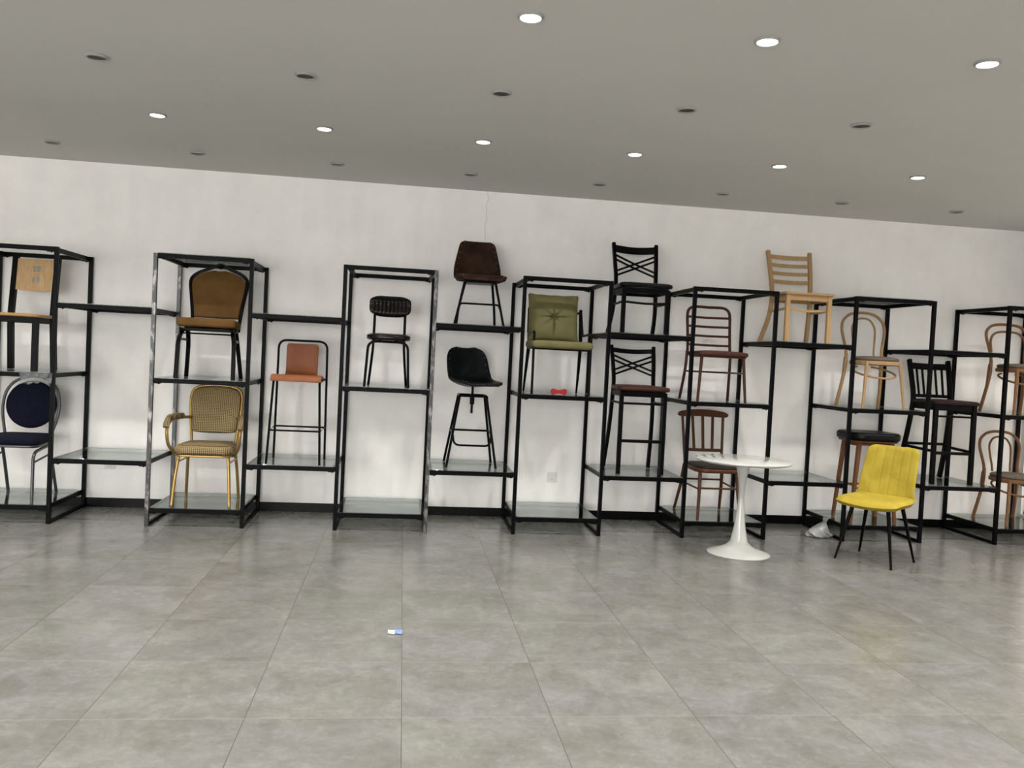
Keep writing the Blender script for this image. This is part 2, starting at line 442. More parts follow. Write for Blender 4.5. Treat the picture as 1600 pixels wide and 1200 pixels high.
# hairline crack running down from the ceiling
b = MB(); cr = []
for i, (dx, z) in enumerate([(0, 2.885), (.005, 2.86), (.011, 2.83), (.008, 2.80), (-.003, 2.775), (.001, 2.74), (.003, 2.71), (0, 2.68), (.006, 2.65), (.004, 2.62), (-.002, 2.59), (-.003, 2.55), (.001, 2.51), (0, 2.46)]):
    cr.append((.667+dx*1.5, WALL_Y-.0006, z))
b.bar(cr, .0026, .001); b.build('crack', 'crack', wall, smooth=0)
def outlet(x, z, label):
    o = thing('wall_outlet', label, 'socket', (x, WALL_Y, z), 0)
    b = MB(); b.pad(rr(.043, .043, .006, 3), .010, .003, mat=Matrix.Translation(V((0, -.0055, 0))) @ Matrix.Rotation(PI/2, 4, 'X')); b.build('plate', 'white_plate', o)
    b = MB()
    for dx, dz, a in ((-.008, .018, 0), (.008, .018, 0), (0, -.010, 0), (-.009, -.022, .5), (.009, -.022, -.5)):
        b.box((dx, -.0110, dz), (.0022, .001, .009), Matrix.Rotation(a, 3, 'Y'))
    b.build('socket_hole', 'black_plastic', o, smooth=0)
outlet(1.376, .372, 'white square wall socket below the olive green armchair, on bare wall')
outlet(-2.418, .372, 'white wall socket just under the empty low glass shelf at the left')

# ------------------------------------------------------------------ ceiling downlights
def downlight(x, y, lit, label, group):
    o = thing('downlight', label, 'ceiling light', (x, y, CEIL), 0, group)
    b = MB(); b.lathe([(.045, -.001), (.045, -.010), (.048, -.012), (.055, -.008), (.058, -.001)], seg=40); 
    b.f = [f for f in b.f if len(f) == 4]
    b.build('trim_ring', 'trim_white', o, smooth=50)
    b = MB(); b.lathe([(.0445, -.001), (.0445, -.005), (.001, -.0065 if lit else -.003)], seg=40)
    b.build('lens', 'lamp_lit' if lit else 'reflector', o, smooth=50)
ORD = ['leftmost', 'second from left', 'third from left', 'fourth from left', 'fifth from left', 'sixth from left', 'seventh from left', 'rightmost']
def row(xs, y, lit, desc, group):
    n = len(xs)
    for i, x in enumerate(xs):
        w_ = 'rightmost' if i == n-1 else ORD[i]
        downlight(x, y, lit, f'{w_} {desc}', group)
X0 = -.585; P_ = 1.055
row([X0+P_*k for k in range(-1, 5)], 5.75, True, 'of the six lit round downlights in the far glowing row', 'lit downlights, far row')
row([X0+P_*k for k in range(0, 4)], 3.60, True, 'of the four lit round downlights in the nearest row along the top', 'lit downlights, near row')
row([X0+P_*k for k in range(-1, 4)], 4.67, False, 'of the five unlit grey downlights in the middle row', 'unlit downlights, middle row')
row([X0+P_*k for k in range(-2, 6)], 6.82, False, 'of the eight unlit downlights in the row beside the white wall', 'unlit downlights, row next to the wall')

# ------------------------------------------------------------------ racks
PX0, PSP = -2.6135, .71145
def px(i): return PX0 + PSP*i
YF, YB, HT = 6.759, 7.462, 2.095
PW = .030
def glass_pane(x0, x1, zt, parent):
    b = MB(); b.box(((x0+x1)/2, (YF+YB)/2, zt-.003), (x1-x0, YB-YF+.01, .006)); b.build('glass_panel', 'glass', parent, smooth=0, bevel=.001)
def shelf(x0, x1, z, parent, name='shelf_frame', with_glass=True, tabs=True, mat='rack_metal'):
    """rectangular shelf frame, z = centre of the rails"""
    top = z+.013; h = .034; z = top-h/2      # rails hang just below the glass
    b = MB(); a, c = x0+PW/2, x1-PW/2
    for y in (YF, YB): b.box(((a+c)/2, y, z), (c-a, .026, h))
    for x in (a+.013, c-.013): b.box((x, (YF+YB)/2, z), (.026, YB-YF-.026, h))
    if tabs:
        for x in (a+.03, c-.03):
            for y in (YF, YB):
                b.box((x, y, z-h/2-.003), (.05, .02, .006)); b.lathe([(.006, -.007), (.006, 0)], (x+.008, y, z-h/2-.005), 8)
    f = b.build(name, mat, parent, smooth=0, bevel=.002)
    if with_glass: glass_pane(a+.001, c-.001, top+.006, f)
    return f
ZB, ZM, ZL, ZH = .126, 1.128, .486, 1.664            # rail centres
GT = .019                                            # rail centre -> top of glass
def rack(i, label, top_glass=False, worn=()):
    x0, x1 = px(i), px(i+1)
    o = thing('display_rack', label, 'display rack', ((x0+x1)/2, (YF+YB)/2, 0), 0, 'black steel display racks')
    inv = V(o.location)
    made = []
    for k, (x, y) in enumerate(((x0, YF), (x1, YF), (x0, YB), (x1, YB))):
        b = MB(); b.box((x, y, HT/2), (PW, PW, HT)); made.append(b.build('post', 'worn_metal' if k in worn else 'rack_metal', o, smooth=0, bevel=.002))
    for x in (x0, x1):
        b = MB(); b.box((x, (YF+YB)/2, .013), (.024, YB-YF-PW, .026)); made.append(b.build('floor_rail', 'rack_metal', o, smooth=0, bevel=.002))
    made.append(shelf(x0, x1, HT-.013, o, 'top_frame', top_glass))
    made.append(shelf(x0, x1, ZM, o)); made.append(shelf(x0, x1, ZB, o))
    for m_ in made:
        m_.location = -inv
    return o
rack(-1, 'black steel rack cut by the left edge, with the wooden-backed chair above the navy chair')
rack(1, 'black steel rack with a glass top, holding the camel brown chair above the gold armchair', True, (0, 2))
rack(3, 'black steel rack with the small dark quilted chair above an empty lower shelf', False, (1,))
rack(5, 'black steel rack holding the olive green armchair and the red bone-shaped object')
rack(7, 'black steel rack behind the white round table, holding two red-brown dining chairs')
rack(9, 'black steel rack behind the yellow chair, with the pale bentwood chair above a padded stool', True)
rack(11, 'black steel rack at the right edge holding two mid-brown bentwood chairs')
def bridge(i, z, label, group):
    x0, x1 = px(i), px(i+1)
    o = thing('bridge_shelf', label, 'shelf', ((x0+x1)/2, (YF+YB)/2, z), 0, group)
    f = shelf(x0, x1, z, o); f.location = -V(o.location)
GL = 'low glass shelves spanning between the racks'; GH = 'high shelves spanning between the racks'
lowl = {0: 'low glass shelf with nothing on it, between the left two racks',
        2: 'low glass shelf carrying the rust orange bar stool',
        4: 'low glass shelf carrying the black leather swivel stool',
        6: 'low glass shelf carrying the cross-back bar stool with brown seat',
        8: 'empty low glass shelf between the white table and the yellow chair',
        10: 'low glass shelf carrying the black slat-back bar stool'}
hil = {0: 'empty high black shelf between the left two racks',
       2: 'empty high black shelf above the rust orange bar stool',
       4: 'high black shelf carrying the dark brown suede stool',
       6: 'high black shelf carrying the black cross-back chair with black seat',
       8: 'high black shelf carrying the pale wooden ladder-back chair',
       10: 'empty high black shelf above the black slat-back bar stool'}
for i in (0, 2, 4, 6, 8, 10):
    bridge(i, ZL, lowl[i], GL); bridge(i, ZH, hil[i], GH)
TB, TM, TL, TH = ZB+GT, ZM+GT, ZL+GT, ZH+GT

# ------------------------------------------------------------------ chairs
def legpair(o, mat, pts_fn, r=None, sq=None, name='leg', scale=None, ref=(0, 1, 0)):
    for s in (-1, 1):
        b = MB(); p = [(s*x, y, z) for x, y, z in pts_fn]
        if r: b.tube(p, r, 12, scale)
        else: b.bar(p, sq[0], sq[1], ref, scale)
        b.build(name, mat, o, bevel=0 if r else .002)

def wood_back_chair():
    o = thing('dining_chair', 'black metal chair with pale oak back panel pierced by two square holes, upper left', 'chair', (-2.952, 7.025, TM))
    legpair(o, 'black_metal', [(.172, -.19, 0), (.172, -.185, .40)], sq=(.046, .026))
    legpair(o, 'black_metal', [(.162, .20, 0), (.158, .165, .42), (.157, .19, .60), (.158, .235, .90)], sq=(.040, .045), name='rear_leg', ref=(0, 1, 0))
    b = MB(); 
    for p, q in (((-.19, -.185, .39), (.19, -.185, .39)), ((-.15, .165, .39), (.15, .165, .39)), ((-.172, -.17, .39), (-.15, .16, .39)), ((.172, -.17, .39), (.15, .16, .39))):
        b.bar([p, q], .025, .042, (0, 0, 1))
    b.build('seat_frame', 'black_metal', o, bevel=.002)
    b = MB(); b.pad(trap(.225, .19, -.235, .20, .05, bow=.03), .024, .010, .0); 
    b.warp(lambda x, y, z: (x, y, z+.424+.012*(x/.2)**2*0+ .006*math.cos(x*9)))
    b.build('seat', 'seat_ply', o)
    # back panel with two square holes
    xs = [-.144, -.10, -.05, -.022, .030, .06, .10, .144]; zs = [.635, .66, .694, .738, .782, .826, .86, .885]
    b = MB(); vs = []; fs = []
    for s in (0, 1):
        for j, z in enumerate(zs):
            for i, x in enumerate(xs):
                zz = z + .010*math.sin((x/.144)*1.3)*0 - .010*(1-(x/.144)**2)*(1 if j < 2 else -0.2)
                yy = .19+(z-.6)*.15 + .022*(1-(x/.144)**2) - .018 + s*.014
                vs.append((x, yy, zz))
    nx, nz = len(xs), len(zs); N = nx*nz
    hole = {(3, 2), (3, 5)}
    for s in (0, 1):
        for j in range(nz-1):
            for i in range(nx-1):
                if (i, j) in {(3, 2), (3, 4)}: continue
                q = [s*N+j*nx+i, s*N+j*nx+i+1, s*N+(j+1)*nx+i+1, s*N+(j+1)*nx+i]; fs.append(q)
    def edge(a, c): fs.append((a, c, c+N, a+N))
    for i in range(nx-1): edge(i, i+1); edge((nz-1)*nx+i, (nz-1)*nx+i+1)
    for j in range(nz-1): edge(j*nx, (j+1)*nx); edge(j*nx+nx-1, (j+1)*nx+nx-1)
    for i, j in ((3, 2), (3, 4)):
        a = j*nx+i; edge(a, a+1); edge(a+1, a+1+nx); edge(a+1+nx, a+nx); edge(a+nx, a)
    b.add(vs, fs); b.build('back_panel', 'light_oak', o, smooth=40)
wood_back_chair()

def blue_chair():
    o = thing('banquet_chair', 'navy blue speckled banquet chair with round back and grey tube frame, lower left', 'chair', (-2.962, 7.075, TB))
    for s in (-1, 1):
        b = MB(); b.tube(fil([(s*.192, -.235, 0), (s*.182, -.21, .375), (s*.182, .10, .41)], .07), .0125); b.build('leg', 'gunmetal', o)
        b = MB(); b.tube(spl([(s*.185, .245, 0), (s*.180, .14, .30), (s*.180, .09, .42)]), .0125); b.build('leg', 'gunmetal', o)
        b = MB(); b.tube([(s*.183, -.205, .30), (s*.182, .13, .335)], .008); b.build('side_stretcher', 'gunmetal', o)
    pts = [(-.165, .13, .40), (-.180, .14, .50), (-.207, .165, .62), (-.214, .18, .72), (-.196, .195, .82), (-.15, .21, .89), (-.08, .22, .93), (0, .222, .943)]
    pts = pts + [(-x, y, z) for x, y, z in reversed(pts[:-1])]
    b = MB(); b.tube(spl(pts), .0115, 12); b.build('back_frame', 'gunmetal', o)
    b = MB(); b.pad(circ(.193), .045, .02, .012, mat=back_mat(.185, .718, -R(8))); b.build('backrest', 'navy', o)
    b = MB(); b.pad(trap(.225, .19, -.235, .17, .06, bow=.015), .060, .026, .008); b.warp(lambda x, y, z: (x, y, z+.462)); b.build('seat', 'navy', o)
    b = MB(); b.pad(trap(.215, .18, -.225, .15, .06, bow=.015), .022, .008); b.warp(lambda x, y, z: (x, y, z+.424)); b.build('seat_frame', 'gunmetal', o)
blue_chair()

def brown_banquet():
    o = thing('banquet_chair', 'camel brown velvet banquet chair with black crown-shaped back frame', 'chair', (-1.525, 6.975, TM))
    for s in (-1, 1):
        b = MB(); b.bar(fil([(s*.215, -.17, 0), (s*.208, -.15, .30), (s*.190, -.12, .372), (s*.185, .0, .385)], .05), .03, .026, (0, 1, .2)); b.build('leg', 'black_metal', o, bevel=.003)
        b = MB(); b.bar(fil([(s*.215, .155, 0), (s*.192, .10, .26), (s*.185, .045, .375), (s*.185, -.02, .39)], .05), .03, .024, (0, 1, .2)); b.build('leg', 'black_metal', o, bevel=.003)
        b = MB(); b.bar([(s*.205, -.15, .305), (s*.197, .09, .30)], .012, .020, (0, 0, 1)); b.build('stacking_bracket', 'gunmetal', o, bevel=.002)
    prof = [(-.185, .46), (-.196, .56), (-.213, .68), (-.225, .76), (-.214, .815), (-.165, .858), (-.09, .89), (-.035, .915), (0, .928)]
    yz = lambda z: .165 + (z-.40)*.20
    pts = [(x, yz(z), z) for x, z in [(-.180, .38)]+prof]; pts = pts+[(-x, y, z) for x, y, z in reversed(pts[:-1])]
    b = MB(); b.bar(spl(pts, 5), .026, .026, (0, 1, .2)); b.build('back_frame', 'black_metal', o, bevel=.003)
    b = MB(); b.blob((0, yz(.905), .912), (.030, .018, .020)); b.build('crown_handle', 'black_metal', o)
    pr = [(-.166, .49), (-.176, .57), (-.193, .68), (-.203, .76), (-.192, .80), (-.15, .838), (-.09, .862), (-.04, .872), (0, .868)]
    pr = pr+[(-x, z) for x, z in reversed(pr[:-1])]
    out = [(p.x*1.045, (p.y-.68)*1.04) for p in spl([(x, z, 0) for x, z in pr], 4)]
    b = MB(); b.pad(out, .040, .014, .012, mat=back_mat(yz(.68)-.004, .68, -math.atan(.2))); b.build('backrest', 'velvet', o)
    b = MB(); b.pad(trap(.222, .195, -.20, .19, .035), .066, .022, .006); b.warp(lambda x, y, z: (x, y, z+.427+.01*(y<-.1))); b.build('seat', 'velvet', o)
    b = MB(); b.pad(trap(.205, .180, -.185, .18, .03), .022, .006); b.warp(lambda x, y, z: (x, y, z+.384)); b.build('seat_frame', 'black_metal', o)
    b = MB(); b.tube([(-.205, -.12, .352), (.205, -.12, .352)], .006, 8); b.build('stretcher', 'black_metal', o)
brown_banquet()

def gold_armchair():
    o = thing('banquet_armchair', 'gold framed armchair with patterned beige and brown upholstery', 'armchair', (-1.535, 7.09, TB))
    for s in (-1, 1):
        b = MB(); b.tube(spl([(s*.220, -.21, 0), (s*.205, -.19, .22), (s*.188, -.165, .385)]), .0125); b.build('leg', 'gold_metal', o)
        b = MB(); b.tube(spl([(s*.212, .21, 0), (s*.20, .17, .22), (s*.187, .13, .385)]), .0125); b.build('leg', 'gold_metal', o)
        b = MB(); b.tube([(s*.198, -.185, .335), (s*.196, .15, .335)], .007, 8); b.build('side_stretcher', 'gold_metal', o)
        b = MB(); b.tube(fil([(s*.175, .195, .665), (s*.235, .10, .668), (s*.275, -.12, .660), (s*.280, -.20, .60), (s*.272, -.18, .46), (s*.222, -.10, .385), (s*.18, -.06, .390)], .06), .0125); b.build('armrest_tube', 'gold_metal', o)
        b = MB(); b.tube(spl([(s*.236, .09, .682), (s*.262, -.06, .684), (s*.276, -.14, .680), (s*.281, -.195, .640), (s*.281, -.212, .610)]), .024, 12, None); 
        b.build('armrest_pad', 'gold_fabric', o)
    yz = lambda z: .17+(z-.40)*.17
    prof = [(-.172, .38), (-.18, .50), (-.195, .64), (-.205, .78), (-.20, .86), (-.17, .905), (-.10, .925), (0, .932)]
    pts = [(x, yz(z), z) for x, z in prof]; pts = pts+[(-x, y, z) for x, y, z in reversed(pts[:-1])]
    b = MB(); b.tube(spl(pts, 5), .0125); b.build('back_frame', 'gold_metal', o)
    pr = [(-.175, .56), (-.188, .66), (-.196, .78), (-.19, .86), (-.16, .90), (-.09, .915), (0, .92)]
    low = [(0, .535), (-.10, .537), (-.155, .543)]
    half = low+pr; full = half+[(-x, z) for x, z in reversed(half[1:-1])]
    out = [(p.x, p.y-.72) for p in spl([(x, z, 0) for x, z in full], 3, True)]
    b = MB(); b.pad(out, .050, .02, .014, mat=back_mat(yz(.72)-.012, .72, -math.atan(.17))); b.build('backrest', 'gold_fabric', o)
    b = MB(); b.pad(trap(.225, .19, -.235, .18, .07, bow=.02), .075, .030, .014); b.warp(lambda x, y, z: (x, y, z+.436)); b.build('seat', 'gold_fabric', o)
    b = MB(); b.pad(trap(.218, .185, -.228, .17, .06, bow=.02), .016, .006); b.warp(lambda x, y, z: (x, y, z+.392)); b.build('seat_frame', 'gold_metal', o)
gold_armchair()

def orange_stool():
    o = thing('bar_stool', 'tall bar stool with rust orange bent plywood seat in a thin black tube frame', 'bar stool', (-.828, 7.0, TL))
    for s in (-1, 1):
        b = MB(); b.tube(fil([(s*.206, -.20, 0), (s*.178, -.165, .655), (s*.178, .12, .66)], .03), .0095); b.build('leg', 'black_metal', o)
    b = MB(); pts = fil([(-.208, .20, 0), (-.196, .18, .98), (.196, .18, .98), (.208, .20, 0)], .07, 8)
    # rear frame: two legs and the top hoop
    half = [V((-.2005, .188, .62))]+[p for p in pts if p.z >= .62]+[V((.2005, .188, .62))]
    b.tube(half, .0095); b.build('back_frame', 'black_metal', o)
    for s in (-1, 1):
        b = MB(); b.tube([(s*.208, .20, 0), (s*.2035, .1925, .37), (s*.2004, .1874, .625)], .0095); b.build('leg', 'black_metal', o)
    b = MB(); b.tube([(-.196, -.188, .265), (.196, -.188, .265), (.205, .196, .265), (-.205, .196, .265)], .0075, 10, closed=True); b.build('footrest', 'black_metal', o)
    b = MB(); b.tube([(-.202, .188, .665), (.202, .188, .665)], .008, 8); b.build('rear_crossbar', 'black_metal', o)
    # one bent sheet: seat then narrower back
    path = spl([(-.225, .655), (-.215, .685), (-.17, .700), (-.05, .690), (.07, .682), (.125, .697), (.148, .745), (.152, .85), (.160, .955)], 5)
    grid = []
    for p in path:
        y, z = p.x, p.y
        f = min(1, max(0, (y-.03)/.11)) if z < .76 else 1
        f = f*f*(3-2*f)
        hw = .195*(1-f)+.128*f
        if z > .93: hw -= .012*((z-.93)/.025)**2
        grid.append([(hw*u, y + (.012*(1-u*u) if z > .75 else 0), z) for u in (-1, -.6, -.2, .2, .6, 1)])
    b = MB(); b.sheet(grid); b.build('seat_shell', 'tan_ply', o, solid=.016, bevel=.004)
orange_stool()

def vintage_chair():
    o = thing('dining_chair', 'small black tube chair with dark channel-quilted oval back and round seat', 'chair', (-.125, 6.915, TM))
    for s in (-1, 1):
        b = MB(); b.tube(fil([(s*.172, -.17, 0), (s*.155, -.15, .352), (s*.05, -.15, .366)], .055), .0105); b.build('leg', 'black_metal', o)
        b = MB(); b.tube(spl([(s*.155, .175, 0), (s*.128, .10, .28), (s*.125, .085, .38)]), .0105); b.build('leg', 'black_metal', o)
        b = MB(); b.bar([(s*.125, .10, .36), (s*.124, .135, .48), (s*.124, .165, .64)], .022, .010, (0, 1, 0)); b.build('back_post', 'black_metal', o, bevel=.002)
    b = MB()
    for y in (-.14, .10): b.tube([(-.13, y, .362), (.13, y, .362)], .009, 8)
    for x in (-.12, .12): b.tube([(x, -.14, .362), (x, .10, .362)], .009, 8)
    b.build('seat_frame', 'black_metal', o)
    b = MB(); out = trap(.180, .165, -.185, .165, .13, 10, bow=.02); b.pad(out, .046, .020, .008)
    b.warp(lambda x, y, z: (x, y, z+.396+(.004*abs(math.sin(x*PI/.032)) if z > .0 and abs(x) < .14 and y > -.15 else 0))); b.build('seat', 'choc_leather', o)
    g = MB(); g.pad(rr(.170, .088, .062, 12), .050, .022, .010)
    # add channels by refining the front face
    b = MB(); rows = []
    N_, K = 66, 14
    for j in range(K+1):
        v = j/K*2-1; r_ = []
        for i in range(N_+1):
            u = i/N_*2-1
            # superellipse mapping of a square grid
            x = u*.170; z = v*.087
            qx = 1-.36*abs(v)**5; qz = 1-.36*abs(u)**5
            x *= qx**.5; z *= qz**.5
            e = max(abs(u), abs(v)); d = .018*(1-e**5)**.5
            ch = .008*abs(math.sin(u*PI*5.5)) if abs(v) < .8 and abs(u) < .9 else 0
            seam = -.004 if abs(v-.25) < .09 else 0
            r_.append((x, -(d+ch+seam), z))
        rows.append(r_)
    b.sheet(rows)
    b.sheet([[(x, -y+.012 if abs(y) > 1e-9 else .012, z) for x, y, z in r] for r in rows])
    edge0 = [rows[0][i] for i in range(N_+1)]+[rows[j][N_] for j in range(1, K+1)]+[rows[K][i] for i in range(N_-1, -1, -1)]+[rows[j][0] for j in range(K-1, 0, -1)]
    n = len(edge0); b.add([*edge0, *[(x, .012, z) for x, y, z in edge0]], [(i, (i+1) % n, (i+1) % n+n, i+n) for i in range(n)])
    mt = Matrix.Translation(V((0, .155, .655))) @ Matrix.Rotation(-R(8), 4, 'X')
    b.warp(lambda x, y, z: mt @ V((x, y-.035*(x/.17)**2+.0, z))); b.build('backrest', 'choc_leather', o, smooth=60)
vintage_chair()

def shell(o, mat, prof, widths, cup, seat_z, yaw=0, studs=True, thick=.022, nm='seat_shell', cushion=0):
    """one-piece bucket: prof (y,z) from front lip to the top of the back"""
    P = spl([(a, b_, 0) for a, b_ in prof], 5); W = spl([(w_, 0, 0) for w_ in widths], 5); CU = spl([(c_, 0, 0) for c_ in cup], 5)
    rot = Matrix.Rotation(yaw, 4, 'Z')
    grid = []; edge = []
    n = len(P)
    for i, p in enumerate(P):
        a = P[max(i-1, 0)]; c = P[min(i+1, n-1)]; t = (c-a).normalized(); nrm = V((-t.y, t.x))   # towards the sitter
        r_ = []
        for k in range(-8, 9):
            u = k/8; x = W[i].x*math.sin(u*PI/2)**1 if False else W[i].x*u
            q = CU[i].x*abs(u)**2.4
            r_.append(rot @ V((x, p.x+nrm.x*q, p.y+nrm.y*q+seat_z)))
        grid.append(r_)
    b = MB(); b.sheet(grid); sh = b.build(nm, mat, o, smooth=80, solid=thick, sub=1)
    if cushion:
        c = MB(); c.pad(trap(widths[2]*.97, widths[4]*.93, prof[1][0]+.004, prof[4][0]+.01, .07, 8, bow=.012), cushion, cushion*.45, .004); c.warp(lambda x, y, z: (rot @ V((x, y, z+seat_z+.012)))[:]); c.build('seat_cushion', mat, o, smooth=60)
    if studs:
        b = MB(); idx = []
        loop = [grid[i][1] for i in range(1, n-1)]+[grid[n-2][k] for k in range(2, 15)]+[grid[i][15] for i in range(n-2, 0, -1)]+[grid[1][k] for k in range(14, 2, -1)]
        acc = 0
        ce = V((0, .02, seat_z+.18))
        for q in range(1, len(loop)):
            acc += (loop[q]-loop[q-1]).length
            if acc > .042:
                acc = 0; d = (rot @ ce - loop[q]); d = V((d.x*.35, d.y, d.z)).normalized()
                # front-facing stud heads just proud of the leather
                nn = V((0, -1, 0)) if loop[q].z > seat_z+.08 else V((0, -.4, .9)); nn = (rot @ nn).normalized()
                b.blob(loop[q]+nn*(thick/2+.002), (.0034, .0034, .0034), 4)
        b.build('stud_trim', 'stud', o)
    return sh
def suede_stool():
    o = thing('low_stool', 'dark brown suede bucket stool on black tube legs, on the topmost level', 'stool', (.597, 7.03, TH))
    shell(o, 'suede', [(-.225, -.018), (-.215, .004), (-.15, .014), (0, 0), (.10, .008), (.155, .05), (.175, .12), (.195, .24), (.205, .32), (.208, .345)],
          [.150, .185, .205, .208, .205, .203, .198, .172, .150, .110], [.0, .004, .010, .018, .025, .035, .030, .025, .02, .015], .375, R(4), cushion=.046)
    for s in (-1, 1):
        b = MB(); b.tube([(s*.200, -.17, 0), (s*.124, -.12, .352)], .0105); b.build('leg', 'black_metal', o)
        b = MB(); b.tube(spl([(s*.165, .19, 0), (s*.150, .16, .16), (s*.118, .09, .352)]), .0105); b.build('leg', 'black_metal', o)
    b = MB(); b.tube(fil([(-.168, -.145, .135), (-.155, -.135, .172), (.155, -.135, .172), (.168, -.145, .135)], .03), .008, 10); b.build('footrest', 'black_metal', o)
    b = MB(); b.box((0, -.015, .354), (.262, .225, .018)); b.build('seat_plate', 'black_metal', o, bevel=.004)
suede_stool()
def swivel_stool():
    o = thing('bar_stool', 'black studded leather bucket bar stool with screw post on a four-legged base', 'bar stool', (.592, 7.125, TL))
    shell(o, 'black_leather', [(-.235, -.006), (-.222, .010), (-.15, .006), (0, -.012), (.09, 0), (.145, .05), (.165, .12), (.185, .22), (.195, .285), (.197, .305)],
          [.125, .170, .198, .204, .202, .200, .197, .187, .150, .078], [.0, .006, .02, .05, .07, .08, .065, .045, .03, .02], .685, R(20))
    b = MB(); b.tube([(0, 0, .44), (0, 0, .675)], .010, 12); b.build('screw_post', 'black_metal', o)
    b = MB(); b.tube([(0, 0, .515), (0, 0, .60)], .019, 16); b.build('post_collar', 'black_metal', o)
    b = MB(); b.box((0, 0, .675), (.16, .16, .008)); b.build('seat_plate', 'black_metal', o, bevel=.002)
    b = MB(); b.tube(fil([(-.118, -.105, .575), (-.112, -.095, .59), (.112, -.095, .59), (.118, -.105, .575)], .02), .0105)
    b.tube([(-.112, .095, .59), (.112, .095, .59)], .0105); b.tube([(-.112, -.095, .59), (-.112, .095, .59)], .0105); b.tube([(.112, -.095, .59), (.112, .095, .59)], .0105)
    b.tube([(-.112, 0, .585), (.112, 0, .585)], .009); b.build('top_ring', 'black_metal', o)
    for sx in (-1, 1):
        for sy in (-1, 1):
            b = MB(); b.tube([(sx*.112, sy*.095, .59), (sx*.205, sy*.205, 0)], .0105); b.build('leg', 'black_metal', o)
    b = MB(); b.tube(fil([(-.165, .155, .282), (-.160, -.15, .282), (-.150, -.19, .185), (.150, -.19, .185), (.160, -.15, .282), (.165, .155, .282)], .05), .009, 10)
    b.tube([(-.160, .15, .282), (.160, .15, .282)], .009, 10); b.build('footrest', 'black_metal', o)
swivel_stool()

def green_armchair():
    o = thing('armchair', 'olive green cushioned armchair with tufted back and thin black frame', 'armchair', (1.268, 6.965, TM))
    for s in (-1, 1):
        b = MB(); b.tube([(s*.234, -.255, 0), (s*.234, -.245, .47)], .0105); b.build('leg', 'black_metal', o)
        b = MB(); b.tube(fil([(s*.234, -.2455, .45), (s*.234, -.245, .505), (s*.234, .10, .495), (s*.226, .175, .71), (s*.222, .165, .715)], .03), .0105); b.build('armrest', 'black_metal', o)
        b = MB(); b.bar([(s*.222, .172, .718), (s*.222, .11, .40), (s*.228, .17, .20), (s*.232, .235, 0)], .026, .022, (0, 1, 0), [1.0, 1.1, .9, .6]); b.build('leg', 'black_metal', o, bevel=.003)
    b = MB()
    for p, q in (((-.234, -.245, .372), (.234, -.245, .372)), ((-.224, .12, .375), (.224, .12, .375)), ((-.232, -.245, .372), (-.224, .12, .375)), ((.232, -.245, .372), (.224, .12, .375)), ((-.222, .165, .69), (.222, .165, .69))):
        b.tube([p, q], .010, 10)
    b.build('seat_frame', 'black_metal', o)
    b = MB(); b.pad(rr(.252, .20, .03, 5, 0, -.075), .062, .024, .006); b.warp(lambda x, y, z: (x, y, z+.405)); b.build('seat', 'green', o)
    # tufted back cushion
    hx, hz = .208, .198; b = MB(); N_ = 72; rows = []; back = []
    for j in range(N_+1):
        v = j/N_*2-1; r_ = []; r2 = []
        for i in range(N_+1):
            u = i/N_*2-1
            e = max(abs(u), abs(v)); edge = (1-e**6)
            rad = math.hypot(u, v); ang = math.atan2(v, u)
            d = .016+.052*max(0, (1-u**4)*(1-v**4))**.55
            d -= .046*math.exp(-(rad/.11)**2)                                   # button
            d -= .016*(.5+.5*math.cos(ang*8+.5*math.sin(2*ang)))**10*min(1, rad/.10)*math.exp(-(rad/(.42+.16*math.sin(3*ang+1)))**3)   # radiating folds
            d -= .010*math.exp(-((v-.02*u)/.022)**2)*edge*(.10 < abs(u))*(.8 if u < 0 else .15) + .008*math.exp(-(u/.018)**2)*edge*(v < -.1)
            d += .002*math.sin(9*u+4*v)*math.sin(7*v-3*u)*edge
            ear = 1+.045*(abs(u)*abs(v))**5*(1-.9*(abs(u)*abs(v))**30) - .012*(1-abs(v)**2)*abs(u)**3 - .012*(1-u*u)*abs(v)**3
            x, z = u*hx*ear, v*hz*ear*(1+.006*math.sin(11*u)*abs(v))
            r_.append((x, -d, z)); r2.append((x, .012+.02*edge**.6, z))
        rows.append(r_); back.append(r2)
    b.sheet(rows); b.sheet(back)
    ring = lambda g: [g[0][i] for i in range(N_+1)]+[g[j][N_] for j in range(1, N_+1)]+[g[N_][i] for i in range(N_-1, -1, -1)]+[g[j][0] for j in range(N_-1, 0, -1)]
    a_, c_ = ring(rows), ring(back); n = len(a_); b.add([*a_, *c_], [(i, (i+1) % n, (i+1) % n+n, i+n) for i in range(n)])
    mt = Matrix.Translation(V((-.030, .088, .633))) @ Matrix.Rotation(-R(11), 4, 'X')
    b.warp(lambda x, y, z: mt @ V((x, y, z))); b.build('back_cushion', 'green', o, smooth=60)
green_armchair()

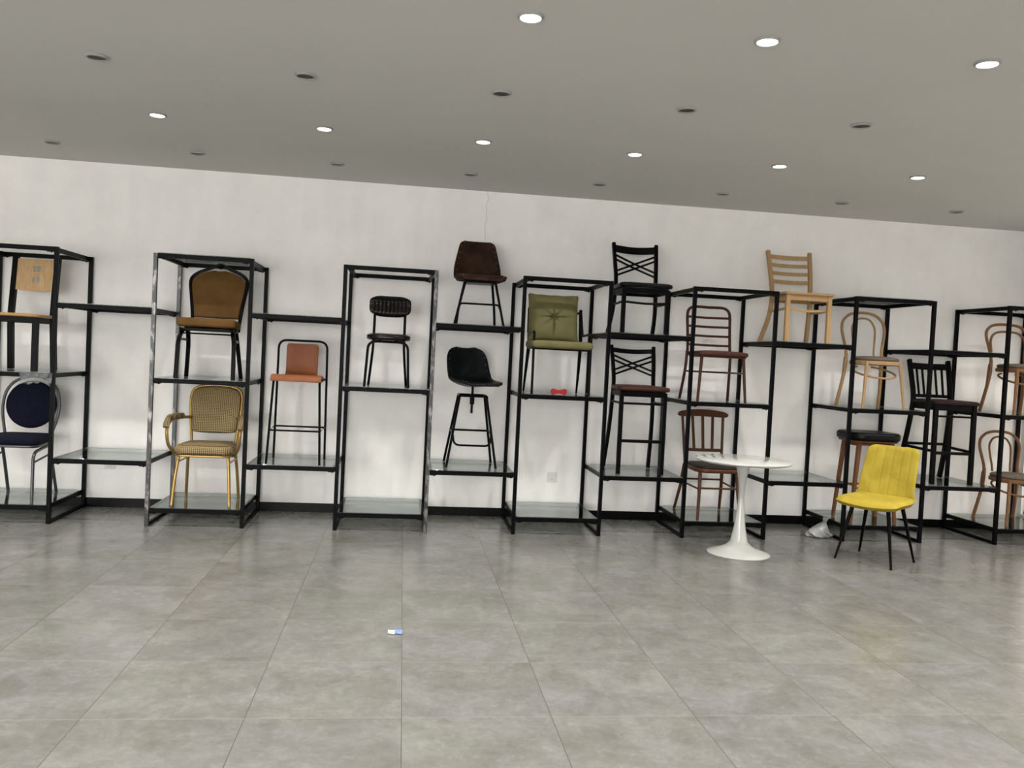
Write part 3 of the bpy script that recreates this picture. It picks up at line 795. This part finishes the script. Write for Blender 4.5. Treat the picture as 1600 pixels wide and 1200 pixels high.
def cross_chair(name, label, cat, loc, seat_h, back_h, seat_mat, bar_h=False, rail=.04):
    """square tube chair with a double X back; works for chair and bar stool"""
    o = thing(name, label, cat, loc)
    H = seat_h
    legpair(o, 'black_metal', [(.187, -.20, 0), (.187, -.195, H-.04)], sq=(.034, .030))
    bt = back_h
    for s in (-1, 1):
        pts = spl([(s*.205, .25, 0), (s*.192, .165, (H-.1)*.55), (s*.182, .135, H-.08), (s*.178, .14, H+.06), (s*.184, .175, H+.2), (s*.192, .235, bt)], 5)
        b = MB(); b.bar(pts, .030, .036, (0, 1, 0)); b.build('leg', 'black_metal', o, bevel=.004)
    b = MB()
    for p, q in (((-.187, -.195, H-.055), (.187, -.195, H-.055)), ((-.18, .14, H-.055), (.18, .14, H-.055)), ((-.187, -.19, H-.055), (-.18, .14, H-.055)), ((.187, -.19, H-.055), (.18, .14, H-.055))):
        b.bar([p, q], .022, .046, (0, 0, 1))
    b.build('seat_frame', 'black_metal', o, bevel=.002)
    b = MB(); b.pad(trap(.232, .20, -.235, .145, .055, bow=.02), .036, .016, .012); b.warp(lambda x, y, z: (x, y, z+H-.010)); b.build('seat', seat_mat, o)
    yz = lambda z: .14+(z-H-.06)*(.095/(bt-H-.06))
    r0 = bt-.018-rail/2
    b = MB(); b.bar(spl([(-.185, yz(r0)-.002, r0), (-.09, yz(r0)+.016, r0-.008), (0, yz(r0)+.022, r0-.011), (.09, yz(r0)+.016, r0-.008), (.185, yz(r0)-.002, r0)], 4), .014, rail, (0, 0, 1)); b.build('top_rail', 'black_metal', o, bevel=.003)
    zt, zb = bt-.045-rail, H+.095
    for s in (-1, 1):
        for dz in (0, -.040):
            b = MB(); z0, z1 = zt+dz, zb+.040+dz
            pts = [(s*-.178, yz(z0), z0), (0, yz((z0+z1)/2)+.014+.006*s, (z0+z1)/2), (s*.178, yz(z1), z1)]
            b.bar(spl(pts, 5), .009, .017, (0, 0, 1)); b.build('cross_slat', 'black_metal', o, bevel=.002)
    if bar_h:
        b = MB()
        for p, q in (((-.187, -.198, H-.135), (.187, -.198, H-.135)),): b.tube([p, q], .010, 10)
        b.build('front_stretcher', 'black_metal', o)
        b = MB(); b.bar([(-.187, -.198, .278), (.187, -.198, .278)], .022, .026, (0, 0, 1)); b.build('footrest', 'black_metal', o, bevel=.002)
        for s in (-1, 1):
            b = MB(); b.bar([(s*.187, -.19, H-.135), (s*.186, .14, H-.135)], .016, .018, (0, 0, 1)); b.build('side_stretcher', 'black_metal', o, bevel=.002)
    else:
        b = MB(); z = H-.155
        b.bar(fil([(-.182, .145, z), (-.205, -.02, z), (-.195, -.185, z), (-.165, -.225, z), (0, -.215, z-.004), (.165, -.225, z), (.195, -.185, z), (.205, -.02, z), (.182, .145, z)], .04), .012, .016, (0, 0, 1)) if False else \
        b.tube(spl([(-.185, .14, z), (-.190, 0, z), (-.187, -.17, z+.004), (-.12, -.20, z), (0, -.205, z-.006), (.12, -.20, z), (.187, -.17, z+.004), (.190, 0, z), (.185, .14, z)], 4), .010, 10)
        b.build('stretcher', 'black_metal', o)
    return o
cross_chair('dining_chair', 'black metal cross-back chair with black seat, standing high on top of the shelving', 'chair', (1.977, 7.055, TH), .412, .800, 'black_vinyl', rail=.062)
cross_chair('bar_stool', 'black metal cross-back bar stool with a red-brown seat', 'bar stool', (2.008, 7.07, TL), .728, 1.080, 'brown_vinyl', True)

def tube_ladder_chair():
    o = thing('dining_chair', 'red-brown tube chair with four thin horizontal back slats and rounded top', 'chair', (2.612, 6.89, TM))
    legpair(o, 'brown_metal', [(.205, -.215, 0), (.178, -.19, .385)], r=.0125, scale=[.9, 1.1])
    yz = lambda z: .14+max(0, z-.42)*.16
    prof = [(-.200, .40), (-.190, .43), (-.190, .60), (-.192, .72), (-.180, .775), (-.14, .802), (-.07, .806), (0, .804)]
    pts = [(x, yz(z), z) for x, z in prof]; pts = pts+[(-x, y, z) for x, y, z in reversed(pts[:-1])]
    b = MB(); b.tube(spl(pts, 5), .0125); b.build('back_frame', 'brown_metal', o)
    for s in (-1, 1):
        b = MB(); b.tube(spl([(s*.218, .205, 0), (s*.200, .150, .25), (s*.196, .135, .42)]), .0125); b.build('leg', 'brown_metal', o)
    for z in (.716, .636, .556, .476):
        b = MB(); b.bar(spl([(-.186, yz(z), z), (0, yz(z)+.018, z-.002), (.186, yz(z), z)], 5), .008, .020, (0, 0, 1)); b.build('back_slat', 'brown_metal', o, bevel=.002)
    b = MB(); b.pad(trap(.215, .185, -.23, .16, .03), .034, .010, .014); b.warp(lambda x, y, z: (x, y, z+.398)); b.build('seat', 'brown_vinyl', o)
    b = MB(); b.pad(trap(.205, .180, -.215, .15, .03), .014, .004); b.warp(lambda x, y, z: (x, y, z+.376)); b.build('seat_frame', 'brown_metal', o)
    b = MB(); b.tube([(-.200, .02, .245), (.200, .02, .245)], .0075, 8)
    for s in (-1, 1): b.tube([(s*.190, -.20, .245), (s*.203, .165, .245)], .0075, 8)
    b.build('stretcher', 'brown_metal', o)
tube_ladder_chair()

def spindle_chair():
    o = thing('dining_chair', 'mahogany coloured chair with broad top rail and vertical spindles, behind the white table', 'chair', (2.700, 7.075, TB))
    legpair(o, 'mahogany', [(.188, -.27, 0), (.172, -.235, .20), (.160, -.20, .42)], r=.0145, scale=[.85, 1, 1.15])
    legpair(o, 'mahogany', [(.212, .275, 0), (.190, .20, .22), (.175, .165, .42)], r=.0145, scale=[.85, 1, 1.15], name='rear_leg')
    yz = lambda z: .175+(z-.42)*.17
    for s in (-1, 1):
        b = MB(); b.tube([(s*.168, yz(.40), .40), (s*.190, yz(.85), .85)], .0125); b.build('back_post', 'mahogany', o)
    for x in (-.095, 0, .095):
        b = MB(); b.bar([(x*.88, yz(.54), .545), (x, yz(.85)+.006, .85)], .026, .010, (0, 1, 0)); b.build('spindle', 'mahogany', o, bevel=.003)
    b = MB(); b.bar(spl([(-.176, yz(.54), .545), (0, yz(.54)+.01, .542), (.176, yz(.54), .545)], 5), .012, .028, (0, 0, 1)); b.build('lower_rail', 'mahogany', o, bevel=.003)
    b = MB(); N_ = 20; top = []
    out = [( -.232, .848), (-.232, .868), (-.20, .886), (-.10, .900), (0, .904), (.10, .900), (.20, .886), (.232, .868), (.232, .848), (.19, .836), (0, .842), (-.19, .836)]
    out = [(p.x, p.y-.865) for p in spl([(x, z, 0) for x, z in out], 3, True)]
    b.pad(out, .024, .008, .001, mat=Matrix.Translation(V((0, yz(.865), .865))) @ Matrix.Rotation(PI/2-R(8), 4, 'X'))
    b.warp(lambda x, y, z: (x, y+.02*(1-(x/.23)**2)-.006, z)); b.build('top_rail', 'mahogany', o)
    b = MB(); b.pad(trap(.205, .190, -.255, .195, .09, 8, bow=.02), .034, .012, .0); b.warp(lambda x, y, z: (x, y, z+.412)); b.build('seat_frame', 'mahogany', o)
    b = MB(); b.pad(trap(.195, .182, -.245, .185, .09, 8, bow=.02), .024, .011, .012); b.warp(lambda x, y, z: (x, y, z+.434)); b.build('seat', 'seat_brown', o)
    for z, mx in ((.262, .5),):
        for s in (-1, 1):
            b = MB(); b.tube([(s*.170, -.225, z-.01), (s*.190, .195, z+.0)], .0085, 8); b.build('side_stretcher', 'mahogany', o)
        b = MB(); b.tube([(-.170, -.225, z), (.170, -.225, z)], .0085, 8); b.build('front_stretcher', 'mahogany', o)
        b = MB(); b.tube([(-.190, .19, z+.02), (.190, .19, z+.02)], .0085, 8); b.build('rear_stretcher', 'mahogany', o)
spindle_chair()

def ladder_chair():
    o = thing('dining_chair', 'pale natural wood ladder-back chair on top of the shelving', 'chair', (3.407, 7.055, TH))
    H = .425; mt = 'ladder_wood'
    legpair(o, mt, [(.187, -.205, 0), (.187, -.20, H-.02)], sq=(.036, .034))
    for s in (-1, 1):
        pts = spl([(s*.222, .255, 0), (s*.192, .175, .19), (s*.180, .14, H-.08), (s*.180, .145, H+.04), (s*.188, .18, H+.2), (s*.198, .24, .825)], 5)
        b = MB(); b.bar(pts, .034, .034, (0, 1, 0)); b.build('leg', mt, o, bevel=.005)
    yz = lambda z: .145+(z-H-.04)*.27
    for z, h in ((.775, .036), (.700, .032), (.625, .032), (.548, .034)):
        b = MB(); b.bar(spl([(-.185, yz(z), z), (-.09, yz(z)+.018, z-.003), (0, yz(z)+.024, z-.004), (.09, yz(z)+.018, z-.003), (.185, yz(z), z)], 4), .012, h, (0, 0, 1)); b.build('back_slat', mt, o, bevel=.004)
    b = MB()
    for p, q in (((-.187, -.198, H-.045), (.187, -.198, H-.045)), ((-.182, .14, H-.045), (.182, .14, H-.045)), ((-.187, -.19, H-.045), (-.182, .14, H-.045)), ((.187, -.19, H-.045), (.182, .14, H-.045))):
        b.bar([p, q], .018, .050, (0, 0, 1))
    b.build('seat_frame', mt, o, bevel=.002)
    b = MB(); b.pad(trap(.225, .200, -.232, .15, .03, bow=.012), .022, .008, 0); b.warp(lambda x, y, z: (x, y, z+H-.012-(.010*math.cos(x/.22*PI) if True else 0)*max(0, 1-((y+.02)/.22)**2)*.9)); b.build('seat', mt, o)
    b = MB(); z = .275
    b.bar(spl([(-.19, .145, z), (-.195, 0, z), (-.187, -.165, z+.008), (-.10, -.195, z), (0, -.20, z-.006), (.10, -.195, z), (.187, -.165, z+.008), (.195, 0, z), (.19, .145, z)], 4), .012, .022, (0, 0, 1)); b.build('stretcher', mt, o, bevel=.002)
ladder_chair()

def slat_stool():
    o = thing('bar_stool', 'black bar stool with vertical slat back and dark brown seat, right of the yellow chair', 'bar stool', (4.822, 7.05, TL))
    H = .728; mt = 'black_metal'
    legpair(o, mt, [(.182, -.205, 0), (.182, -.20, H-.03)], sq=(.036, .034))
    for s in (-1, 1):
        pts = spl([(s*.222, .28, 0), (s*.205, .20, .30), (s*.188, .14, H-.08), (s*.182, .145, H+.04), (s*.186, .175, H+.18), (s*.192, .225, 1.092)], 5)
        b = MB(); b.bar(pts, .032, .040, (0, 1, 0)); b.build('leg', mt, o, bevel=.004)
    yz = lambda z: .145+(z-H-.04)*.22
    z = 1.035; b = MB(); b.bar(spl([(-.185, yz(z), z), (-.09, yz(z)+.018, z-.003), (0, yz(z)+.024, z-.004), (.09, yz(z)+.018, z-.003), (.185, yz(z), z)], 4), .014, .058, (0, 0, 1)); b.build('top_rail', mt, o, bevel=.004)
    z = H+.035; b = MB(); b.bar(spl([(-.18, yz(z), z), (0, yz(z)+.018, z), (.18, yz(z), z)], 4), .014, .030, (0, 0, 1)); b.build('lower_rail', mt, o, bevel=.004)
    for x in (-.125, -.065, 0, .065, .125):
        b = MB(); c = .022*(1-(x/.18)**2); b.bar([(x*.95, yz(H+.03)+c*.8, H+.03), (x, yz(1.03)+c, 1.03)], .020, .010, (0, 1, 0)); b.build('back_slat', mt, o, bevel=.002)
    b = MB()
    for p, q in (((-.182, -.198, H-.055), (.182, -.198, H-.055)), ((-.182, .14, H-.055), (.182, .14, H-.055)), ((-.182, -.19, H-.055), (-.182, .14, H-.055)), ((.182, -.19, H-.055), (.182, .14, H-.055))):
        b.bar([p, q], .020, .048, (0, 0, 1))
    b.build('seat_frame', mt, o, bevel=.002)
    b = MB(); b.pad(trap(.222, .200, -.235, .145, .035, bow=.015), .036, .015, .010); b.warp(lambda x, y, z: (x, y, z+H-.012)); b.build('seat', 'dark_brown_vinyl', o)
    b = MB(); b.bar([(-.182, -.198, H-.130), (.182, -.198, H-.130)], .016, .018, (0, 0, 1)); b.build('front_stretcher', mt, o, bevel=.002)
    b = MB(); b.bar([(-.182, -.20, .275), (.182, -.20, .275)], .024, .026, (0, 0, 1)); b.build('footrest', mt, o, bevel=.002)
    for s in (-1, 1):
        b = MB(); b.bar([(s*.184, -.19, .29), (s*.204, .20, .30)], .020, .024, (0, 0, 1)); b.build('side_stretcher', mt, o, bevel=.002)
    b = MB(); b.bar([(-.204, .20, .32), (.204, .20, .32)], .020, .024, (0, 0, 1)); b.build('rear_stretcher', mt, o, bevel=.002)
slat_stool()

def hoop(o, name, mt, hw, zt, z0, hw0, yz, r=.0125, bulge=1.0, zs=.62):
    """tall bent hoop: half width hw0 at z0 swelling to hw then closing at zt"""
    pts = [(-hw0, z0), (-(hw0*.9+hw*.1), z0+(zt-z0)*.18), (-(hw0*.35+hw*.65), z0+(zt-z0)*.42), (-hw, z0+(zt-z0)*zs), (-hw*.93, z0+(zt-z0)*.80), (-hw*.66, z0+(zt-z0)*.935), (-hw*.34, z0+(zt-z0)*.988), (0, zt)]
    pts = pts+[(-x, z) for x, z in reversed(pts[:-1])]
    b = MB(); b.tube(spl([(x, yz(z), z) for x, z in pts], 5), r); return b.build(name, mt, o)
def bent_chair(label, loc, mt, style, rz=0, zt=.84):
    o = thing('bentwood_chair', label, 'chair', loc, rz, None)
    for s in (-1, 1):
        b = MB(); b.tube(spl([(s*.190, -.195, 0), (s*.172, -.178, .20), (s*.152, -.155, .40)]), .0145, 12, [.75+.35*i/12 for i in range(13)]); b.build('leg', mt, o)
        b = MB(); b.tube(spl([(s*.205, .230, 0), (s*.190, .195, .16), (s*.174, .165, .34), (s*.170, .165, .47)]), .0150, 12); b.build('leg', mt, o)
    yz = lambda z: .165+max(0, z-.46)*.17
    if style == 'wide':      # outer hoop and an inner arch joining it
        pts = [(-.170, .44), (-.168, .50), (-.185, .60), (-.203, .68), (-.198, .74), (-.16, .785), (-.10, .806), (0, .812)]
        pts = pts+[(-x, z) for x, z in reversed(pts[:-1])]
        b = MB(); b.tube(spl([(x, yz(z), z) for x, z in pts], 5), .0130); b.build('back_hoop', mt, o)
        pts = [(-.170, .55), (-.172, .60), (-.170, .66), (-.145, .71), (-.09, .738), (0, .745)]
        pts = pts+[(-x, z) for x, z in reversed(pts[:-1])]
        b = MB(); b.tube(spl([(x, yz(z)-.012, z) for x, z in pts], 5), .0105); b.build('inner_hoop', mt, o)
    else:
        hoop(o, 'back_hoop', mt, .205, zt, .44, .170, yz, .0130)
        hoop(o, 'inner_hoop', mt, .110, zt-.050, .445, .092, lambda z: yz(z)-.004, .0095, zs=.66)
    b = MB(); b.lathe([(.195, -.028), (.207, -.020), (.207, .004), (.200, .010), (.16, .010)], (0, -.015, .40), 56); b.build('seat_ring', mt, o)
    b = MB(); b.pad(circ(.198, 48, 0, -.015), .030, .014, .014); b.warp(lambda x, y, z: (x, y, z+.425)); b.build('seat', 'grey_fabric', o)
    ring = []
    for k in range(-10, 11):
        a = -PI/2 + k/10*R(158); rad = .178
        ring.append((rad*math.cos(a), -.01+rad*math.sin(a), .262+.10*((1+math.sin(a))/2)))
    b = MB(); b.tube([(-.176, .155, .345)]*0+ring, .0095, 10); b.build('leg_ring', mt, o)
    for s in (-1, 1):
        b = MB(); b.bar([(s*.182, .19, .19), (s*.172, .178, .44)], .016, .022, (0, 1, 0)); b.build('leg_splint', mt, o, bevel=.003)
    return o
bent_chair('pale beech bentwood chair with double hoop back and grey round seat', (4.110, 6.985, TM), 'beech', 'tall', 0, .845)
bent_chair('brown bentwood chair with wide double-arch back, upper of the two at the right edge', (5.505, 6.955, TM), 'bentwood', 'wide')
bent_chair('brown bentwood chair with narrow inner hoop, lower of the two at the right edge', (5.615, 7.095, TB), 'bentwood', 'tall', 0, .815)

def round_stool():
    o = thing('counter_stool', 'walnut legged stool with thick black padded seat, behind the yellow chair', 'stool', (4.120, 7.015, TB))
    b = MB(); b.pad(rr(.240, .215, .14, 12), .072, .026, .004); b.warp(lambda x, y, z: (x, y, z+.750)); b.build('seat', 'black_vinyl', o)
    b = MB(); b.pad(rr(.222, .20, .13, 12), .014, .004); b.warp(lambda x, y, z: (x, y, z+.708)); b.build('seat_board', 'walnut', o)
    for sx in (-1, 1):
        for sy in (-1, 1):
            b = MB(); b.bar([(sx*.205, sy*.150, 0), (sx*.150, sy*.125, .705)], .030, .034, (0, 1, 0), [.85, 1.15]); b.build('leg', 'walnut', o, bevel=.004)
    b = MB()
    for sy in (-1, 1): b.bar(fil([(-.155, sy*.124, .63), (-.145, sy*.124, .682), (.145, sy*.124, .682), (.155, sy*.124, .63)], .04), .020, .034, (0, 1, 0))
    for sx in (-1, 1): b.bar([(sx*.150, -.12, .682), (sx*.150, .12, .682)], .020, .034, (0, 0, 1))
    b.build('apron', 'walnut', o, bevel=.003)
    for sy in (-1, 1):
        b = MB(); b.tube([(-.182, sy*.14, .30), (.182, sy*.14, .30)], .008, 8); b.build('stretcher', 'mahogany', o)
    for sx in (-1, 1):
        b = MB(); b.tube([(sx*.180, -.14, .32), (sx*.180, .14, .32)], .008, 8); b.build('stretcher', 'mahogany', o)
round_stool()

def yellow_chair():
    o = thing('dining_chair', 'bright yellow velvet chair with channelled back and slim black legs, standing on the floor', 'chair', (3.690, 6.086, 0), -R(53.8))
    for sx in (-1, 1):
        for sy in (-1, 1):
            b = MB(); b.tube([(sx*.216, sy*.215, 0), (sx*.135, sy*.130, .425)], .0165, 14, [.52, 1.0]); b.build('leg', 'black_metal', o)
    b = MB(); b.box((0, 0, .424), (.30, .30, .014)); b.build('seat_plate', 'black_metal', o, bevel=.004)
    # seat: thick slab with dipped middle and rounded front
    N_, K = 24, 24
    def surf(u, v):                       # u across, v front(-1) -> back(1)
        hw = .240 - .020*max(0, v)**2
        x = u*hw*(1-.03*abs(v)**12); y = -.238+(v+1)/2*.423
        y = y + .012*(1-u*u)*0
        return x, y
    top, bot = [], []
    for j in range(K+1):
        v = j/K*2-1; a, c = [], []
        for i in range(N_+1):
            u = i/N_*2-1; x, y = surf(u, v)
            y += .014*abs(u)**6*(1 if v < 0 else 0)*abs(v)
            e = (1-abs(u)**14)**.5 * (1-abs(v)**16)**.5
            dip = .020*(abs(u)**2) + .035*max(0, v)**3 - .012*max(0, -v-.5)**2*4
            mid = .452+dip
            ch = -.004*math.exp(-((((u*2.5) % 1)-.5)/.06)**2)
            a.append((x, y, mid+.030*e+ch*e)); c.append((x, y, mid-.032*e))
        top.append(a); bot.append(c)
    b = MB(); b.sheet(top); b.sheet(bot)
    def skirt(g, h, n1, n2):
        ring = lambda q: [q[0][i] for i in range(n1+1)]+[q[j][n1] for j in range(1, n2+1)]+[q[n2][i] for i in range(n1-1, -1, -1)]+[q[j][0] for j in range(n2-1, 0, -1)]
        a_, c_ = ring(g), ring(h); n = len(a_); b.add([*a_, *c_], [(i, (i+1) % n, (i+1) % n+n, i+n) for i in range(n)])
    b.build('seat', 'yellow', o, smooth=80)
    # backrest with vertical channels, rounded top corners
    N_, K = 60, 26; fr, bk = [], []
    for j in range(K+1):
        v = j/K; a, c = [], []
        z = .462+v*.418
        y0 = .155+ .105*v + .02*v*v
        for i in range(N_+1):
            u = i/N_*2-1
            hw = .222-.020*v
            x = u*hw
            zz = z - (.030*max(0, (abs(u)-.72)/.28)**2.2 if v > .5 else 0)*((v-.5)*2)**2
            zz = zz + (.030*abs(u)**2)*(1-v)*1.0
            e = (1-abs(u)**10)**.5*(1-abs(2*v-1)**12)**.5
            cell = (u+1)*3
            ch = .007*math.exp(-(((cell % 1)-.0)/.07)**2)+.007*math.exp(-(((cell % 1)-1)/.07)**2)
            if abs(u) > .97: ch = 0
            wing = -.040*abs(u)**2.2
            a.append((x, y0+wing-.021*e+ch*e, zz)); c.append((x, y0+wing+.021*e, zz))
        fr.append(a); bk.append(c)
    b = MB(); b.sheet(fr); b.sheet(bk); b.build('backrest', 'yellow', o, smooth=80)
yellow_chair()

def tulip_table():
    o = thing('round_table', 'small glossy white round pedestal table with flared trumpet base', 'table', (2.650, 6.245, 0))
    b = MB(); b.lathe([(.240, 0), (.2405, .004), (.225, .012), (.18, .026), (.13, .044), (.095, .064), (.071, .088)], seg=72); b.build('base', 'white', o, smooth=60)
    b = MB(); pr = [(.070, .088), (.066, .10), (.056, .15), (.046, .20), (.036, .27), (.028, .35), (.0235, .42), (.0235, .47), (.027, .53), (.034, .59), (.044, .64), (.053, .675), (.058, .70), (.058, .709)]
    b.lathe([(p.x, p.y) for p in spl([(a, c, 0) for a, c in pr], 3)], seg=48); b.build('pedestal', 'white', o, smooth=60)
    b = MB(); b.lathe([(.10, .700), (.29, .706), (.335, .709), (.360, .717), (.3665, .724), (.366, .730), (.360, .7325), (.01, .7325)], seg=96); b.build('tabletop', 'white', o, smooth=30)
tulip_table()

# ------------------------------------------------------------------ small things
b = MB()
pts = [(-.066, 0), (-.065, .012), (-.056, .023), (-.042, .025), (-.028, .019), (0, .015), (.028, .019), (.042, .025), (.056, .023), (.065, .012)]
out = pts+[(-x, -y) for x, y in pts]
b.pad([(p.x, p.y) for p in spl([(x, y, 0) for x, y in out], 4, True)], .026, .011, .001, mat=Matrix.Translation(V((1.272, 6.80, TM+.0245))) @ Matrix.Rotation(PI/2, 4, 'X'))
tag(b.build('red_bone_toy', 'red', None), 'small red bone-shaped object lying on the glass shelf under the green armchair', 'small object')

BAG = spl([(.092, .066, .002), (.116, .080, .016), (.108, .076, .045), (.080, .060, .078), (.048, .038, .104), (.022, .018, .124), (.018, .014, .140), (.028, .018, .154), (.030, .016, .166)], 4)
BCX = spl([(0, 0, 0), (-.004, 0, 0), (-.004, 0, 0), (.008, 0, 0), (.030, 0, 0), (.046, 0, 0), (.052, 0, 0), (.056, 0, 0), (.060, 0, 0)], 4)
b = MB(); vs = []; nu = 56; rnd = random.Random(11)
wv = [(rnd.choice((2, 3, 5, 7, 9, 13)), rnd.uniform(20, 90), rnd.uniform(0, 6), rnd.uniform(.012, .035)) for _ in range(12)]
for p, c in zip(BAG, BCX):
    for i in range(nu):
        a = 2*PI*i/nu; q = 1+sum(k*(1-2*abs(math.sin(m*a/2+n*p.z+f))) for m, n, f, k in wv)
        vs.append((c.x+p.x*q*math.cos(a)+(.020 if math.cos(a) > .6 and p.z < .03 else 0)*math.cos(a), p.y*q*math.sin(a), p.z+.006*math.sin(5*a+p.z*60)*(p.z > .01)))
n = len(BAG); fs = [(j*nu+i, j*nu+(i+1) % nu, (j+1)*nu+(i+1) % nu, (j+1)*nu+i) for j in range(n-1) for i in range(nu)]
fs.append(tuple(range(nu-1, -1, -1))); fs.append(tuple((n-1)*nu+i for i in range(nu)))
b.add([(x*.96+3.662, y+6.92, z) for x, y, z in vs], fs)
tag(b.build('plastic_bag', 'bag', None, smooth=25), 'crumpled grey plastic bag lying on the floor left of the yellow chair', 'plastic bag')

# clear film draped over the front rail above the navy chair
b = MB(); rnd = random.Random(5); g = []
for j in range(13):
    v = j/12; r_ = []
    for i in range(31):
        u = i/30
        x = -2.842+.235*u + .010*(rnd.random()-.5) + .012*(v-.3)*(1-2*u)
        if v < .3: y, z = YF+.075-.092*v/.3, ZM+GT+.003
        else: y, z = YF-.017-.004*rnd.random()-.010*abs(math.sin(u*11+v*4)), ZM+GT+.003-(v-.3)/.7*(.080+.012*math.sin(u*5+1)+.014*u)
        z += .006*math.sin(u*23+v*5)*v
        r_.append((x, y, z))
    g.append(r_)
b.sheet(g); tag(b.build('plastic_wrap', 'film', None, smooth=10), 'crinkled clear plastic wrap hanging over the shelf rail above the navy blue chair', 'plastic wrap')

# candy wrapper on the floor
wr = thing('wrapper', 'tiny white and blue crumpled wrapper on the open floor', 'litter', (.022, 4.292, 0), 0)
def scrap(x0, x1, z0, seed, mat, name, taper):
    rnd = random.Random(seed); g = []
    for j in range(9):
        v = j/8; r_ = []
        for i in range(11):
            u = i/10; hw = .017*(taper+(1-taper)*u)
            r_.append((x0+(x1-x0)*u+.003*rnd.random(), (v-.5)*2*hw+.012*(1-u)*taper, .003+z0*(1-abs(2*v-1)**2)*(.6+.4*rnd.random())+.010*v))
        g.append(r_)
    b = MB(); b.sheet(g); b.build(name, mat, wr, smooth=12, solid=.0015)
scrap(-.040, -.004, .010, 2, 'paper_white', 'white_end', .45)
scrap(-.006, .034, .013, 4, 'paper_blue', 'blue_end', .95)
